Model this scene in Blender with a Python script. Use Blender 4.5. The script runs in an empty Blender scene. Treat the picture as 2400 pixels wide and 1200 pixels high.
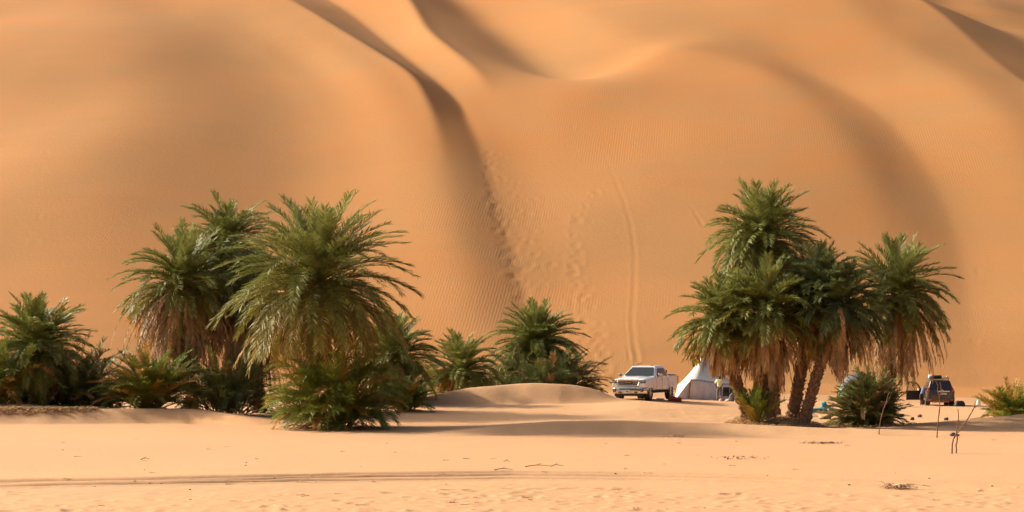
import bpy, bmesh, math, random
import numpy as np
from mathutils import Vector, Matrix
R = math.radians
random.seed(7); rng = np.random.default_rng(11)
C = bpy.context.scene.collection
# ------------------------------------------------------------------ camera, world, sun
FPX = 4477.0; CX = 1200.0; HY = 845.0; CAMZ = 3.0      # focal length in photo pixels, optical centre, camera height
cam_d = bpy.data.cameras.new('camera'); cam = bpy.data.objects.new('camera', cam_d); C.objects.link(cam)
cam.location = (0, 0, CAMZ); cam.rotation_euler = (R(90), 0, 0)
cam_d.sensor_width = 36; cam_d.lens = FPX / 2400 * 36; cam_d.shift_y = 245 / 2400; cam_d.clip_end = 5000; cam_d.clip_start = .5
bpy.context.scene.camera = cam
SUN_EL, SUN_AZ = 29, 24                                # elevation; degrees behind the left-hand perpendicular
sx, sy, sz = -math.cos(R(SUN_EL))*math.cos(R(SUN_AZ)), math.cos(R(SUN_EL))*math.sin(R(SUN_AZ)), math.sin(R(SUN_EL))
w = bpy.data.worlds.new('World'); bpy.context.scene.world = w; w.use_nodes = True
nt = w.node_tree; bg = nt.nodes['Background']; sky = nt.nodes.new('ShaderNodeTexSky'); sky.sky_type = 'NISHITA'
sky.sun_disc = False; sky.sun_elevation = R(SUN_EL); sky.sun_rotation = math.atan2(sx, sy); sky.dust_density = 9.0; sky.air_density = 0.6
nt.links.new(sky.outputs[0], bg.inputs[0]); bg.inputs[1].default_value = 0.125
sd = bpy.data.lights.new('sun', 'SUN'); sd.energy = 4.1; sd.angle = R(2.5); sd.color = (1.0, .87, .70)
so = bpy.data.objects.new('sun', sd); C.objects.link(so); so.location = (-200, 100, 150)
so.rotation_euler = Vector((sx, sy, sz)).to_track_quat('Z', 'Y').to_euler()
vs = bpy.context.scene.view_settings; vs.view_transform = 'Standard'; vs.look = 'None'; vs.gamma = 1; vs.exposure = 0.45
bpy.context.scene.cycles.max_bounces = 6
# ------------------------------------------------------------------ helpers
def mat(name, col, rough=.7, metal=0, spec=.5, coat=0, bump=0, bscale=30, var=0, vscale=5, alpha=1, trans=0, dust=0):
    m = bpy.data.materials.new(name); m.use_nodes = True; n = m.node_tree; p = n.nodes['Principled BSDF']
    p.inputs['Base Color'].default_value = (*col, 1); p.inputs['Roughness'].default_value = rough
    p.inputs['Metallic'].default_value = metal; p.inputs['Specular IOR Level'].default_value = spec
    p.inputs['Coat Weight'].default_value = coat; p.inputs['Transmission Weight'].default_value = trans
    if var or bump or dust:
        tc = n.nodes.new('ShaderNodeTexCoord')
    if var:
        nz = n.nodes.new('ShaderNodeTexNoise'); nz.inputs['Scale'].default_value = vscale; nz.inputs['Detail'].default_value = 5
        n.links.new(tc.outputs['Object'], nz.inputs['Vector'])
        hs = n.nodes.new('ShaderNodeMixRGB'); hs.inputs[1].default_value = (*[c*(1-var) for c in col], 1); hs.inputs[2].default_value = (*[min(1, c*(1+var)) for c in col], 1)
        mr = n.nodes.new('ShaderNodeMapRange'); mr.inputs[1].default_value = .3; mr.inputs[2].default_value = .7
        n.links.new(nz.outputs[0], mr.inputs[0]); n.links.new(mr.outputs[0], hs.inputs[0]); n.links.new(hs.outputs[0], p.inputs['Base Color'])
    if dust:      # sand dust that settled on the surface, patchy
        nz2 = n.nodes.new('ShaderNodeTexNoise'); nz2.inputs['Scale'].default_value = 2.3; nz2.inputs['Detail'].default_value = 6
        n.links.new(tc.outputs['Object'], nz2.inputs['Vector'])
        mr2 = n.nodes.new('ShaderNodeMapRange'); mr2.inputs[1].default_value = .35; mr2.inputs[2].default_value = .75; mr2.inputs[4].default_value = dust
        n.links.new(nz2.outputs[0], mr2.inputs[0])
        mx = n.nodes.new('ShaderNodeMixRGB'); mx.inputs[2].default_value = (.42, .29, .17, 1); mx.inputs[1].default_value = (*col, 1)
        if var: n.links.new(hs.outputs[0], mx.inputs[1])
        n.links.new(mr2.outputs[0], mx.inputs[0]); n.links.new(mx.outputs[0], p.inputs['Base Color'])
    if bump:
        nb = n.nodes.new('ShaderNodeTexNoise'); nb.inputs['Scale'].default_value = bscale; nb.inputs['Detail'].default_value = 4
        n.links.new(tc.outputs['Object'], nb.inputs['Vector'])
        b = n.nodes.new('ShaderNodeBump'); b.inputs['Strength'].default_value = 1; b.inputs['Distance'].default_value = bump
        n.links.new(nb.outputs[0], b.inputs['Height']); n.links.new(b.outputs[0], p.inputs['Normal'])
    return m
def tag(o, label=None, cat=None, group=None, kind=None):
    if label: o['label'] = label
    if cat: o['category'] = cat
    if group: o['group'] = group
    if kind: o['kind'] = kind
    return o
def empty(name, loc, rz=0, label=None, cat=None, group=None):
    o = bpy.data.objects.new(name, None); C.objects.link(o); o.location = loc; o.rotation_euler = (0, 0, rz); o.empty_display_size = .2
    return tag(o, label, cat, group)
def np_mesh(name, V, F, m=None, parent=None, smooth=False, attr=None):
    """V (n,3), F (k,3 or 4) -> ONE mesh object"""
    V = np.asarray(V, dtype=np.float32); F = np.asarray(F, dtype=np.int32); k = F.shape[1]
    me = bpy.data.meshes.new(name); me.vertices.add(len(V)); me.vertices.foreach_set('co', V.ravel())
    me.loops.add(F.size); me.loops.foreach_set('vertex_index', F.ravel())
    me.polygons.add(len(F)); me.polygons.foreach_set('loop_start', np.arange(len(F), dtype=np.int32)*k)
    me.polygons.foreach_set('loop_total', np.full(len(F), k, dtype=np.int32))
    me.polygons.foreach_set('use_smooth', np.full(len(F), smooth, dtype=bool))
    me.update(calc_edges=True)
    if attr is not None:
        for an, av in attr.items():
            a = me.attributes.new(an, 'FLOAT', 'POINT'); a.data.foreach_set('value', np.asarray(av, dtype=np.float32))
    o = bpy.data.objects.new(name, me); C.objects.link(o)
    if m: me.materials.append(m)
    if parent: o.parent = parent
    return o
# ------------------------------------------------------------------ noise and terrain
def vnoise(x, y, seed=0):
    xi = np.floor(x).astype(np.int64); yi = np.floor(y).astype(np.int64); fx = x-xi; fy = y-yi
    fx = fx*fx*fx*(fx*(fx*6-15)+10); fy = fy*fy*fy*(fy*(fy*6-15)+10)
    def h(a, b):
        v = (a*374761393 + b*668265263 + seed*1442695041) & 0xffffffff
        v = ((v ^ (v >> 13))*1274126177) & 0xffffffff
        return ((v ^ (v >> 16)) & 0xffff)/65535.0
    return (h(xi, yi)*(1-fx)+h(xi+1, yi)*fx)*(1-fy)+(h(xi, yi+1)*(1-fx)+h(xi+1, yi+1)*fx)*fy - .5
def smooth_rows(A, sig):
    n = int(sig*3)+1; k = np.exp(-.5*(np.arange(-n, n+1)/sig)**2); k /= k.sum()
    P = np.pad(A, ((n, n), (0, 0)), mode='edge'); out = np.zeros_like(A)
    for i, kk in enumerate(k): out += kk*P[i:i+A.shape[0]]
    return out
def sstep(t): t = np.clip(t, 0, 1); return t*t*(3-2*t)
STEP = 4
fine = np.arange(-320, 2721, STEP, dtype=float)
outer = []; v = 2720.0; s = 8.0
while v < 18000: s *= 1.22; v += s; outer.append(v)
outer = np.array(outer)
PX = np.concatenate([(2400-outer)[::-1], fine, outer]); nL = len(outer); NF = len(fine)
Dg = np.concatenate([np.arange(6, 34, .5), np.arange(34, 43, .13), np.arange(43, 56, .06), np.arange(56, 62, .13), np.arange(62, 114, .16), np.arange(114, 152.01, .3)])
Dd = np.concatenate([np.arange(152.4, 300, .4), np.arange(300, 460, 1.5)])
DA = np.concatenate([Dg, Dd]); NG = len(Dg)
# --- ground base heights
gp = np.array([-320, 400, 800, 1200, 1500, 1800, 2100, 2400, 2720.])
gs = {6: [0]*9, 76: [0]*9, 84: [.1, .1, .1, .1, .05, -.02, -.08, -.08, 0], 92: [.2, .2, .25, .3, .2, -.05, -.18, -.15, 0],
      102: [.3, .4, .55, .65, .7, .15, -.22, -.25, -.1], 112: [.4, .5, .6, .8, .8, .3, -.28, -.35, -.2], 125: [.4, .4, .4, .5, .5, .15, -.42, -.48, -.3],
      145: [.1, .1, .1, .1, .1, -.1, -.4, -.5, -.4], 460: [0, 0, 0, 0, 0, -.1, -.5, -.5, -.4]}
st = sorted(gs); G = np.array([np.interp(PX, gp, gs[s_]) for s_ in st])
Z = np.array([[0.0]]) + np.zeros((len(DA), len(PX)))
for j in range(len(PX)): Z[:, j] = np.interp(DA, st, G[:, j])
Z[:NG] = smooth_rows(Z[:NG], 8)
# --- dune profile along depth
fs = np.array([0, 150, 155, 160, 170, 190, 210, 230, 250, 270, 290, 310, 340, 380, 420, 460.])
fv = np.array([0, 0, 1.3, 3.5, 8.3, 18.2, 28, 37, 45.6, 53.6, 60.8, 67.6, 77, 89, 100, 108.])
dl = np.arange(0, 461, .5); fl = np.interp(dl, fs, fv); k = np.exp(-.5*(np.arange(-18, 19)/6)**2); k /= k.sum(); 
fl2 = np.convolve(np.pad(fl, 18, mode='edge'), k, mode='valid'); wgt = sstep((dl-156)/14); fl = fl*(1-wgt)+fl2*wgt
Fz = np.interp(DA, dl, fl)
# --- lateral relief: for stations in depth, the photo column and height of each crest / hollow
#            outer   lobe  hollow  lobe  crestA  valley  B      bulge   B-r    arc    S      Qcrest Q-foot E1    E2
ST = {
 152: ([-320, 250, 620, 950, 1240, 1262, 1300, 1600, 1900, 2290, 2500, 2720, 3200, 3400, 3800], [0, 0, 0, 0, 0, 0, 0, 0, 0, 0, 0, 0, 0, 0, 0]),
 170: ([-320, 250, 660, 950, 1100, 1236, 1290, 1600, 2150, 2275, 2500, 2900, 3200, 3400, 3800], [-0.5, 0.56, -0.7, 0.12, 0.8, -0.56, -0.42, 0.1, 0.28, -0.49, 0.2, 0.8, -1.24, -2, -2]),
 190: ([-320, 250, 720, 940, 1060, 1172, 1230, 1550, 2070, 2235, 2500, 2800, 3100, 3400, 3800], [-1.05, 1.02, -1.39, 0.31, 1.1, -0.32, -0.54, 0.3, 0.56, -0.77, 0.3, -0.6, -2.48, -3, -4]),
 210: ([-320, 300, 730, 940, 1030, 1122, 1190, 1500, 1960, 2125, 2400, 2650, 2950, 3300, 3800], [-1.36, 1.34, -1.75, 0.5, 1.0, -0.64, -0.72, 0.4, 0.7, -1.12, 0.6, -0.3, -4.34, -5, -6]),
 230: ([-320, 310, 720, 870, 975, 1058, 1150, 1400, 1850, 1980, 2250, 2400, 2700, 3000, 3800], [-1.61, 1.47, -2.12, 0.25, 0.8, -2.02, -0.9, 0.3, 0.84, -0.7, 1.2, 0.3, -5.58, -6, -8]),
 240: ([-320, 290, 680, 800, 885, 995, 1085, 1310, 1740, 1850, 2140, 2330, 2600, 2900, 3600], [-1.61, 1.34, -1.87, 0.12, 0.8, -2.0, 0.3, -3.9, 0.28, -0.25, 1.5, 0.6, -3.2, -5, -8]),
 250: ([-320, 260, 600, 720, 800, 928, 1005, 1275, 1480, 1750, 2060, 2265, 2500, 2800, 3400], [-1.61, 1.13, -1.17, 0.12, 0.8, -2.1, 0.2, -5.0, -1.12, -0.21, 1.8, 0.9, -3.8, -5.5, -9]),
 270: ([-320, 200, 400, 560, 665, 842, 965, 1165, 1360, 1650, 1950, 2150, 2370, 2600, 3200], [-1.61, 0.67, -0.48, 0.12, 0.8, -2.6, 0.4, -4.6, -1.26, 0.0, 1.8, 0.9, -4.6, -7, -11]),
 300: ([-320, 100, 250, 400, 500, 720, 900, 1060, 1240, 1550, 1800, 2000, 2230, 2500, 3100], [-1.61, 0.33, 0.0, 0.12, 0.8, -3.2, 0.5, -4.0, -1.26, 0.14, 1.5, 0.6, -5.5, -8, -12.5]),
 340: ([-320, 0, 150, 300, 380, 600, 800, 940, 1140, 1450, 1700, 1900, 2120, 2420, 3000], [-1.61, 0.33, 0.0, 0.12, 0.8, -3.2, 0.5, -4.0, -1.26, 0.14, 1.5, 0.6, -6.5, -9, -14]),
 460: ([-320, 0, 150, 300, 440, 660, 800, 940, 1140, 1450, 1700, 1900, 2120, 2420, 3000], [-1.61, 0.33, 0.0, 0.12, 0.8, -2.51, 0.18, -4.25, -1.26, 0.14, 1.5, 0.6, -5, -8, -15]),
}
sk = sorted(ST); KP = np.array([ST[a][0] for a in sk], float); KH = np.array([ST[a][1] for a in sk], float)
kp = np.array([np.interp(DA, sk, KP[:, i]) for i in range(KP.shape[1])]).T; kh = np.array([np.interp(DA, sk, KH[:, i]) for i in range(KP.shape[1])]).T
kp[NG:] = smooth_rows(kp[NG:], 14); kh[NG:] = smooth_rows(kh[NG:], 14)
ufine = np.arange(-920, 3321, STEP, dtype=float)
def blur_row(r, spx):
    n = int(spx/STEP*3)+1; k = np.exp(-.5*(np.arange(-n, n+1)*STEP/spx)**2); k /= k.sum()
    return np.convolve(np.pad(r, n, mode='edge'), k, mode='valid')
for i in range(NG, len(DA)):
    D = DA[i]; raw = np.interp(ufine, kp[i], kh[i])
    soft = blur_row(raw, 2.0*FPX/D); sharp = blur_row(raw, .45*FPX/D); wide = blur_row(raw, 4.5*FPX/D); wl = sstep((kp[i, 3]-ufine)/160); soft = soft*(1-wl)+wide*wl
    # crisp crests: A above D 205, B from D 228, Q everywhere
    wa = np.exp(-((ufine-kp[i, 4])/60)**2)*sstep((D-196)/30)
    wv = np.exp(-((ufine-kp[i, 5])/40)**2)*.55
    wb = np.exp(-((ufine-kp[i, 6])/60)**2)*sstep((D-226)/8)
    wq = np.exp(-((ufine-kp[i, 11])/70)**2)
    wr = np.exp(-((ufine-kp[i, 9])/70)**2)*.25
    w_ = np.clip(wr+wa+wv+wb+wq, 0, 1)
    row = soft*(1-w_)+sharp*w_
    Z[i] += np.interp(PX, ufine, row)
Z += Fz[:, None]
XX = (PX[None, :]-CX)/FPX*DA[:, None]; YY = np.repeat(DA[:, None], len(PX), 1)
dmask = sstep((YY-156)/20)
Z += dmask*(vnoise(XX/38, YY/30, 3)*1.6 + vnoise(XX/16, YY/22, 5)*.55 + vnoise(XX/7, YY/11, 8)*.12)
# rounded brow of the middle hump, running from the hollow up to the right
bd = np.interp(np.clip(PX, 1250, 1900)+0, [1250, 1330, 1420, 1500, 1600, 1700, 1800, 1900], [226, 229, 236, 242, 246, 247.5, 244, 239]); ba = np.interp(PX, [1290, 1380, 1500, 1700, 1800, 1930], [0, .35, .85, .8, .5, 0])
kb = np.exp(-.5*(np.arange(-60, 61)/20)**2); kb /= kb.sum(); bd = np.convolve(np.pad(bd, 60, mode='edge'), kb, mode='valid'); ba = np.convolve(np.pad(ba, 60, mode='edge'), kb, mode='valid')
bt = YY-bd[None, :]; Z += ba[None, :]*np.where(bt < 0, np.exp(-(bt/13)**2), np.exp(-(bt/7)**2))
# far shoulders beyond the right-hand silhouette, each a low transverse dune
fm = sstep((YY-285)/20)*sstep((XX-45)/14)
Z += fm*2.2*np.abs(np.sin((XX*.75+YY*.42)/13.0+vnoise(XX/30, YY/30, 9)*2))
# --- ledges and mounds of drifted sand on the flat
def ledge(px, dc, h, wf, wb, soft=.25):
    global Z
    dcs = np.interp(PX, px, dc); hs = np.interp(PX, px, h, left=h[0], right=h[-1])
    n = 12; kk = np.exp(-.5*(np.arange(-n, n+1)/4.)**2); kk /= kk.sum()
    hs = np.convolve(np.pad(hs, n, mode='edge'), kk, mode='valid'); dcs = np.convolve(np.pad(dcs, n, mode='edge'), kk, mode='valid')
    dcs = dcs + .8*vnoise(PX/170, PX*0+.5, 21) + .3*vnoise(PX/50, PX*0+3.5, 22)
    t = DA[:, None]-dcs[None, :]
    f = np.where(t < 0, sstep((t+wf)/wf)*.35+np.clip((t+wf)/wf, 0, 1)*.65, .5*(1+np.cos(np.pi*np.clip(t/wb, 0, 1))))
    Z += f*hs[None, :]
ledge([-400, 0, 300, 450, 560, 680], [87, 87, 88, 88.5, 86.5, 85], [.5, .6, .6, .58, .36, 0], 1.5, 10)
ledge([980, 1150, 1300, 1450, 1700, 1950, 2200, 2380], [76, 77.5, 78.5, 79, 79, 78, 76.5, 75], [0, .26, .44, .48, .40, .24, .13, 0], 1.6, 9)
ledge([920, 1000, 1100, 1250, 1350, 1400, 1440, 1480], [104, 104.5, 105, 105, 105, 105, 105, 105], [0, .4, .85, 1.1, .98, .7, .25, 0], 1.7, 7)
ledge([2030, 2130, 2250, 2400, 2720], [88, 89, 90, 90, 90], [0, .15, .35, .6, .8], 2.6, 9)
ledge([1380, 1470, 1600, 1720, 1800], [96, 97, 97.5, 96, 95], [0, .16, .22, .14, 0], 3.5, 12)
# root mound under the right-hand palms
mx_, my_ = (1815-CX)/FPX*88, 89.0
Z += .42*np.exp(-(((XX-mx_)/2.1)**2+((YY-my_)/2.2)**2)**1.3)
mx_, my_ = (30-CX)/FPX*92, 91.5
Z += .35*np.exp(-(((XX-mx_)/3.0)**2+((YY-my_)/1.8)**2)**1.3)
mx_, my_ = (2225-CX)/FPX*84, 84.5
Z += .22*np.exp(-(((XX-mx_)/.7)**2+((YY-my_)/.7)**2))
# wheel ruts across the foreground
def rut(px, py, wd, dep):
    global Z
    dc = CAMZ*FPX/(np.interp(PX, px, py)-HY); n = 14; kk = np.exp(-.5*(np.arange(-n, n+1)/6.)**2); kk /= kk.sum()
    dc = np.convolve(np.pad(dc, n, mode='edge'), kk, mode='valid')
    t = (DA[:, None]-dc[None, :])/wd
    Z += -dep*np.exp(-t**4)+dep*.35*np.exp(-((np.abs(t)-1.7)/.6)**2)
T1 = ([-320, 0, 340, 600, 800, 1200, 1500, 1800, 2100, 2400, 2720], [1134, 1130, 1125, 1120, 1113, 1107, 1110, 1117, 1127, 1136, 1146])
T2 = ([-320, 0, 340, 600, 850, 1200, 1500, 1800, 2100, 2400, 2720], [1147, 1142, 1136, 1130, 1125, 1120, 1123, 1131, 1141, 1152, 1162])
rut(*T1, .44, .12); rut(*T2, .32, .10)
T3 = ([-320, 600, 900, 1200, 1500, 1800, 2100, 2400, 2720], [1140, 1126, 1117, 1113, 1116, 1123, 1132, 1141, 1150]); rut(*T3, .2, .06)
# soft random unevenness of the flat, churned where people walked
gm = 1-dmask
Z += gm*(vnoise(XX/9, YY/7, 31)*.07+vnoise(XX/2.6, YY/2.0, 32)*.030+vnoise(XX/.9, YY/.7, 33)*.010)
ch = np.exp(-(((XX-16)/9)**2+((YY-92)/9)**2)**2)+.8*np.exp(-(((XX-12)/12)**2+((YY-128)/16)**2)**2)+.35*np.exp(-((YY-42)/5)**2)+.3*np.exp(-(((XX+1)/7)**2+((YY-92)/5)**2))
Z += gm*ch*(vnoise(XX/.55, YY/.6, 41)*.07+vnoise(XX/.28, YY/.3, 42)*.03)
def hit(px, py, dmin=20, dmax=330):
    """first terrain point seen through photo pixel (px, py) -> world (x, y, z)"""
    j = np.interp(px, PX, np.arange(len(PX))); j0 = int(j); t = j-j0; col = Z[:, j0]*(1-t)+Z[:, min(j0+1, len(PX)-1)]*t
    ok = (DA >= dmin) & (DA <= dmax); y_ = HY+(CAMZ-col)*FPX/DA
    idx = np.where(ok & (y_ <= py))[0]
    i = idx[0] if len(idx) else int(np.argmin(np.where(ok, abs(y_-py), 1e9)))
    D = DA[i]
    if i > 0 and y_[i-1] > py >= y_[i]: D = DA[i-1]+(DA[i]-DA[i-1])*(y_[i-1]-py)/(y_[i-1]-y_[i])
    return ((px-CX)/FPX*D, D, float(np.interp(D, DA, col)))
def gz(x, y):
    p = CX+x/y*FPX; j = np.interp(p, PX, np.arange(len(PX))); j0 = int(j); t = j-j0
    return float(np.interp(y, DA, Z[:, j0]*(1-t)+Z[:, min(j0+1, len(PX)-1)]*t))
def stamp(x, y, r, dep, ax=1.0, rim=.5):
    """press one dent with a raised rim into the sand"""
    global Z
    i0, i1 = np.searchsorted(DA, [y-3.2*r, y+3.2*r]); p0, p1 = CX+(x-3.2*r*ax)/y*FPX, CX+(x+3.2*r*ax)/y*FPX
    j0, j1 = np.searchsorted(PX, [p0, p1])
    if i1 <= i0 or j1 <= j0: return
    d2 = ((XX[i0:i1, j0:j1]-x)/ax)**2+(YY[i0:i1, j0:j1]-y)**2; d = np.sqrt(d2)/r
    Z[i0:i1, j0:j1] += -dep*np.exp(-d**2*1.2)+dep*rim*np.exp(-((d-1.5)/.5)**2)
def trail(pts, n, spread, r, dep, jit=.4):
    pts = np.array(pts, float); t = np.linspace(0, len(pts)-1, n)
    for tt in t:
        px = np.interp(tt, range(len(pts)), pts[:, 0])+rng.normal()*spread; py = np.interp(tt, range(len(pts)), pts[:, 1])+rng.normal()*spread*.5
        x, y, z = hit(px, py, 30); stamp(x, y, r*(1+jit*rng.normal()*.6), dep*.27*(.5+.9*rng.random()), 1+.3*rng.random())
trail([(1150, 350), (1150, 440), (1165, 500), (1185, 570), (1205, 640), (1232, 720)], 80, 9, .36, .10)
trail([(1145, 400), (1190, 440), (1240, 480), (1262, 560), (1280, 640), (1245, 690)], 42, 16, .30, .10)
trail([(1180, 470), (1230, 540), (1250, 620), (1240, 680)], 30, 22, .32, .10)
trail([(1395, 450), (1360, 500), (1350, 560), (1350, 620), (1370, 700), (1400, 790), (1415, 860), (1405, 900)], 46, 8, .34, .13)
trail([(1345, 590), (1350, 650), (1340, 730), (1365, 800), (1390, 850), (1400, 890)], 34, 10, .34, .12)
trail([(1370, 830), (1400, 860), (1420, 880), (1400, 905)], 26, 12, .26, .10)
trail([(105, 360), (100, 400), (88, 545), (80, 580)], 8, 6, .3, .08)
trail([(1340, 296), (1342, 298)], 2, 2, .3, .12)
trail([(2290, 632), (2300, 640)], 3, 4, .4, .08); trail([(2285, 803), (2310, 806)], 3, 3, .3, .08)
def groove(pts, wd, dep, n=160):
    pts = np.array(pts, float)
    for tt in np.linspace(0, len(pts)-1, n):
        px = np.interp(tt, range(len(pts)), pts[:, 0])+rng.normal()*.8; py = np.interp(tt, range(len(pts)), pts[:, 1])
        x, y, z = hit(px, py, 30); f = min(1, tt/1.5); stamp(x, y, wd*(.6+.4*f), dep*(.4+.6*f), .8, .35)
groove([(1412, 345), (1437, 410), (1462, 470), (1480, 530), (1488, 600), (1486, 680), (1481, 750), (1487, 810), (1496, 848)], .34, .012)
groove([(1472, 640), (1468, 700), (1466, 760), (1472, 820), (1476, 845)], .2, .012, 70)
groove([(1610, 470), (1630, 500), (1648, 530)], .3, .03, 20)
for _ in range(520):   # scattered prints near the camp and in the foreground
    zone = rng.choice(4, p=[.12, .5, .18, .2])
    if zone == 0: px, py = rng.uniform(1440, 1760), rng.uniform(944, 962)
    elif zone == 1: px, py = rng.uniform(0, 2400), 1200-46*rng.random()**1.5
    elif zone == 2: px, py = rng.uniform(1880, 2300), rng.uniform(950, 1005)
    else: px, py = rng.uniform(1000, 1500), rng.uniform(1136, 1178)
    x, y, z = hit(px, py, 30); stamp(x, y, rng.uniform(.07, .16), rng.uniform(.012, .04), rng.uniform(1, 2))
nR, nC = Z.shape
I = np.arange(nR*nC).reshape(nR, nC)
def sheet(name, r0, r1, m):
    V = np.stack([XX[r0:r1].ravel(), YY[r0:r1].ravel(), Z[r0:r1].ravel()], 1); n = r1-r0
    i = np.arange(n*nC).reshape(n, nC); F = np.stack([i[:-1, :-1].ravel(), i[:-1, 1:].ravel(), i[1:, 1:].ravel(), i[1:, :-1].ravel()], 1)
    return V, F
def sand_material(name, near, far, ripple):
    m = bpy.data.materials.new(name); m.use_nodes = True; n = m.node_tree; L = n.links; p = n.nodes['Principled BSDF']
    p.inputs['Roughness'].default_value = .95; p.inputs['Specular IOR Level'].default_value = .15
    tc = n.nodes.new('ShaderNodeTexCoord')
    def noise(scale, det=4, vec=None, dist=0):
        t = n.nodes.new('ShaderNodeTexNoise'); t.inputs['Scale'].default_value = scale; t.inputs['Detail'].default_value = det; t.inputs['Distortion'].default_value = dist
        L.new(vec or tc.outputs['Object'], t.inputs['Vector']); return t.outputs[0]
    def rng_(v, a, b, c=0, d=1):
        t = n.nodes.new('ShaderNodeMapRange'); t.interpolation_type = 'SMOOTHSTEP'
        for i, q in enumerate((a, b, c, d)): t.inputs[i+1].default_value = q
        L.new(v, t.inputs[0]); return t.outputs[0]
    def mix(f, a, b):
        t = n.nodes.new('ShaderNodeMixRGB')
        for i, q in ((1, a), (2, b)):
            if isinstance(q, tuple): t.inputs[i].default_value = (*q, 1)
            else: L.new(q, t.inputs[i])
        if isinstance(f, float): t.inputs[0].default_value = f
        else: L.new(f, t.inputs[0])
        return t.outputs[0]
    def math_(op, a, b):
        t = n.nodes.new('ShaderNodeMath'); t.operation = op
        for i, q in enumerate((a, b)):
            if isinstance(q, (int, float)): t.inputs[i].default_value = q
            else: L.new(q, t.inputs[i])
        return t.outputs[0]
    big = rng_(noise(.022, 3), .35, .65); mid = rng_(noise(.09, 5, dist=.6), .35, .7); fin = rng_(noise(9, 3), .3, .7)
    mp = n.nodes.new('ShaderNodeMapping'); mp.inputs['Scale'].default_value = (.05, .35, .35); L.new(tc.outputs['Object'], mp.inputs[0])
    streak = rng_(noise(1.0, 5, mp.outputs[0], .5), .4, .72)
    c = mix(big, near, far); c = mix(math_('MULTIPLY', mid, .5), c, tuple(a*b for a, b in zip(near, (.84, .96, 1.05)))); c = mix(math_('MULTIPLY', streak, .35), c, tuple(a*b for a, b in zip(near, (.90, .93, .95))))
    c = mix(math_('MULTIPLY', fin, .16), c, tuple(a*.6 for a in near))
    L.new(c, p.inputs['Base Color'])
    g = noise(26, 3); h = math_('MULTIPLY', g, .006); h = math_('ADD', h, math_('MULTIPLY', noise(3.0, 5), .02))
    if ripple:   # wind ripples running down the slope, in drifting patches
        mw = n.nodes.new('ShaderNodeMapping'); mw.inputs['Rotation'].default_value = (0, 0, R(6)); L.new(tc.outputs['Object'], mw.inputs[0])
        wv = n.nodes.new('ShaderNodeTexWave'); wv.inputs['Scale'].default_value = ripple; wv.inputs['Distortion'].default_value = 3.5; wv.inputs['Detail'].default_value = 3; wv.inputs['Detail Scale'].default_value = 1.0
        L.new(mw.outputs[0], wv.inputs[0]); pt = rng_(noise(.06, 3), .48, .62)
        h = math_('ADD', h, math_('MULTIPLY', math_('MULTIPLY', wv.outputs['Fac'], pt), .006))
    b = n.nodes.new('ShaderNodeBump'); b.inputs['Strength'].default_value = 1; b.inputs['Distance'].default_value = 1
    L.new(h, b.inputs['Height']); L.new(b.outputs[0], p.inputs['Normal'])
    return m
M_ground = sand_material('flat sand', (.640, .365, .180), (.620, .338, .162), 0)
M_dune = sand_material('dune sand', (.560, .272, .097), (.565, .240, .072), 1.15)
V, F = sheet('ground', 0, NG, M_ground)
# plain desert floor behind and beside the camera, a little lower than the sand sheet
nv = len(V); V = np.vstack([V, [(-900, -900, -.9), (900, -900, -.9), (900, 152, -1.2), (-900, 152, -1.2)]]); F = np.vstack([F, [(nv, nv+1, nv+2, nv+3)]])
tag(np_mesh('ground', V, F, M_ground, smooth=True), kind='structure')
V, F = sheet('dune', NG-1, nR, M_dune)
tag(np_mesh('dune', V, F, M_dune, smooth=True), kind='structure')
# ------------------------------------------------------------------ palms
def leaf_material(name, stops, trans=.28):
    m = bpy.data.materials.new(name); m.use_nodes = True; n = m.node_tree; L = n.links; p = n.nodes['Principled BSDF']
    at = n.nodes.new('ShaderNodeAttribute'); at.attribute_name = 'age'
    cr = n.nodes.new('ShaderNodeValToRGB'); e = cr.color_ramp.elements
    while len(e) < len(stops): e.new(.5)
    for el, (ps, c) in zip(e, stops): el.position = ps; el.color = (*c, 1)
    L.new(at.outputs['Fac'], cr.inputs[0])
    tc = n.nodes.new('ShaderNodeTexCoord'); nz = n.nodes.new('ShaderNodeTexNoise'); nz.inputs['Scale'].default_value = 2.2; nz.inputs['Detail'].default_value = 3
    L.new(tc.outputs['Object'], nz.inputs['Vector'])
    hv = n.nodes.new('ShaderNodeHueSaturation'); mr = n.nodes.new('ShaderNodeMapRange'); mr.inputs[1].default_value = .3; mr.inputs[2].default_value = .7; mr.inputs[3].default_value = .72; mr.inputs[4].default_value = 1.25
    L.new(nz.outputs[0], mr.inputs[0]); L.new(mr.outputs[0], hv.inputs['Value']); L.new(cr.outputs[0], hv.inputs['Color'])
    L.new(hv.outputs[0], p.inputs['Base Color']); p.inputs['Roughness'].default_value = .5; p.inputs['Specular IOR Level'].default_value = .28
    tb = n.nodes.new('ShaderNodeBsdfTranslucent'); L.new(hv.outputs[0], tb.inputs[0]); mx = n.nodes.new('ShaderNodeMixShader'); mx.inputs[0].default_value = trans
    L.new(p.outputs[0], mx.inputs[1]); L.new(tb.outputs[0], mx.inputs[2]); L.new(mx.outputs[0], n.nodes['Material Output'].inputs[0])
    return m
M_leaf = leaf_material('palm leaf', [(0, (0.275, 0.293, 0.085)), (.25, (0.201, 0.217, 0.044)), (.5, (0.238, 0.210, 0.032)), (.72, (0.415, 0.268, 0.049)), (.88, (0.488, 0.244, 0.055)), (1.0, (0.512, 0.317, 0.134))])
M_blue = leaf_material('blue green palm leaf', [(0, (0.196, 0.230, 0.090)), (.3, (0.134, 0.162, 0.050)), (.55, (0.151, 0.151, 0.036)), (.78, (0.302, 0.202, 0.045)), (1.0, (0.426, 0.246, 0.101))])
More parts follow.
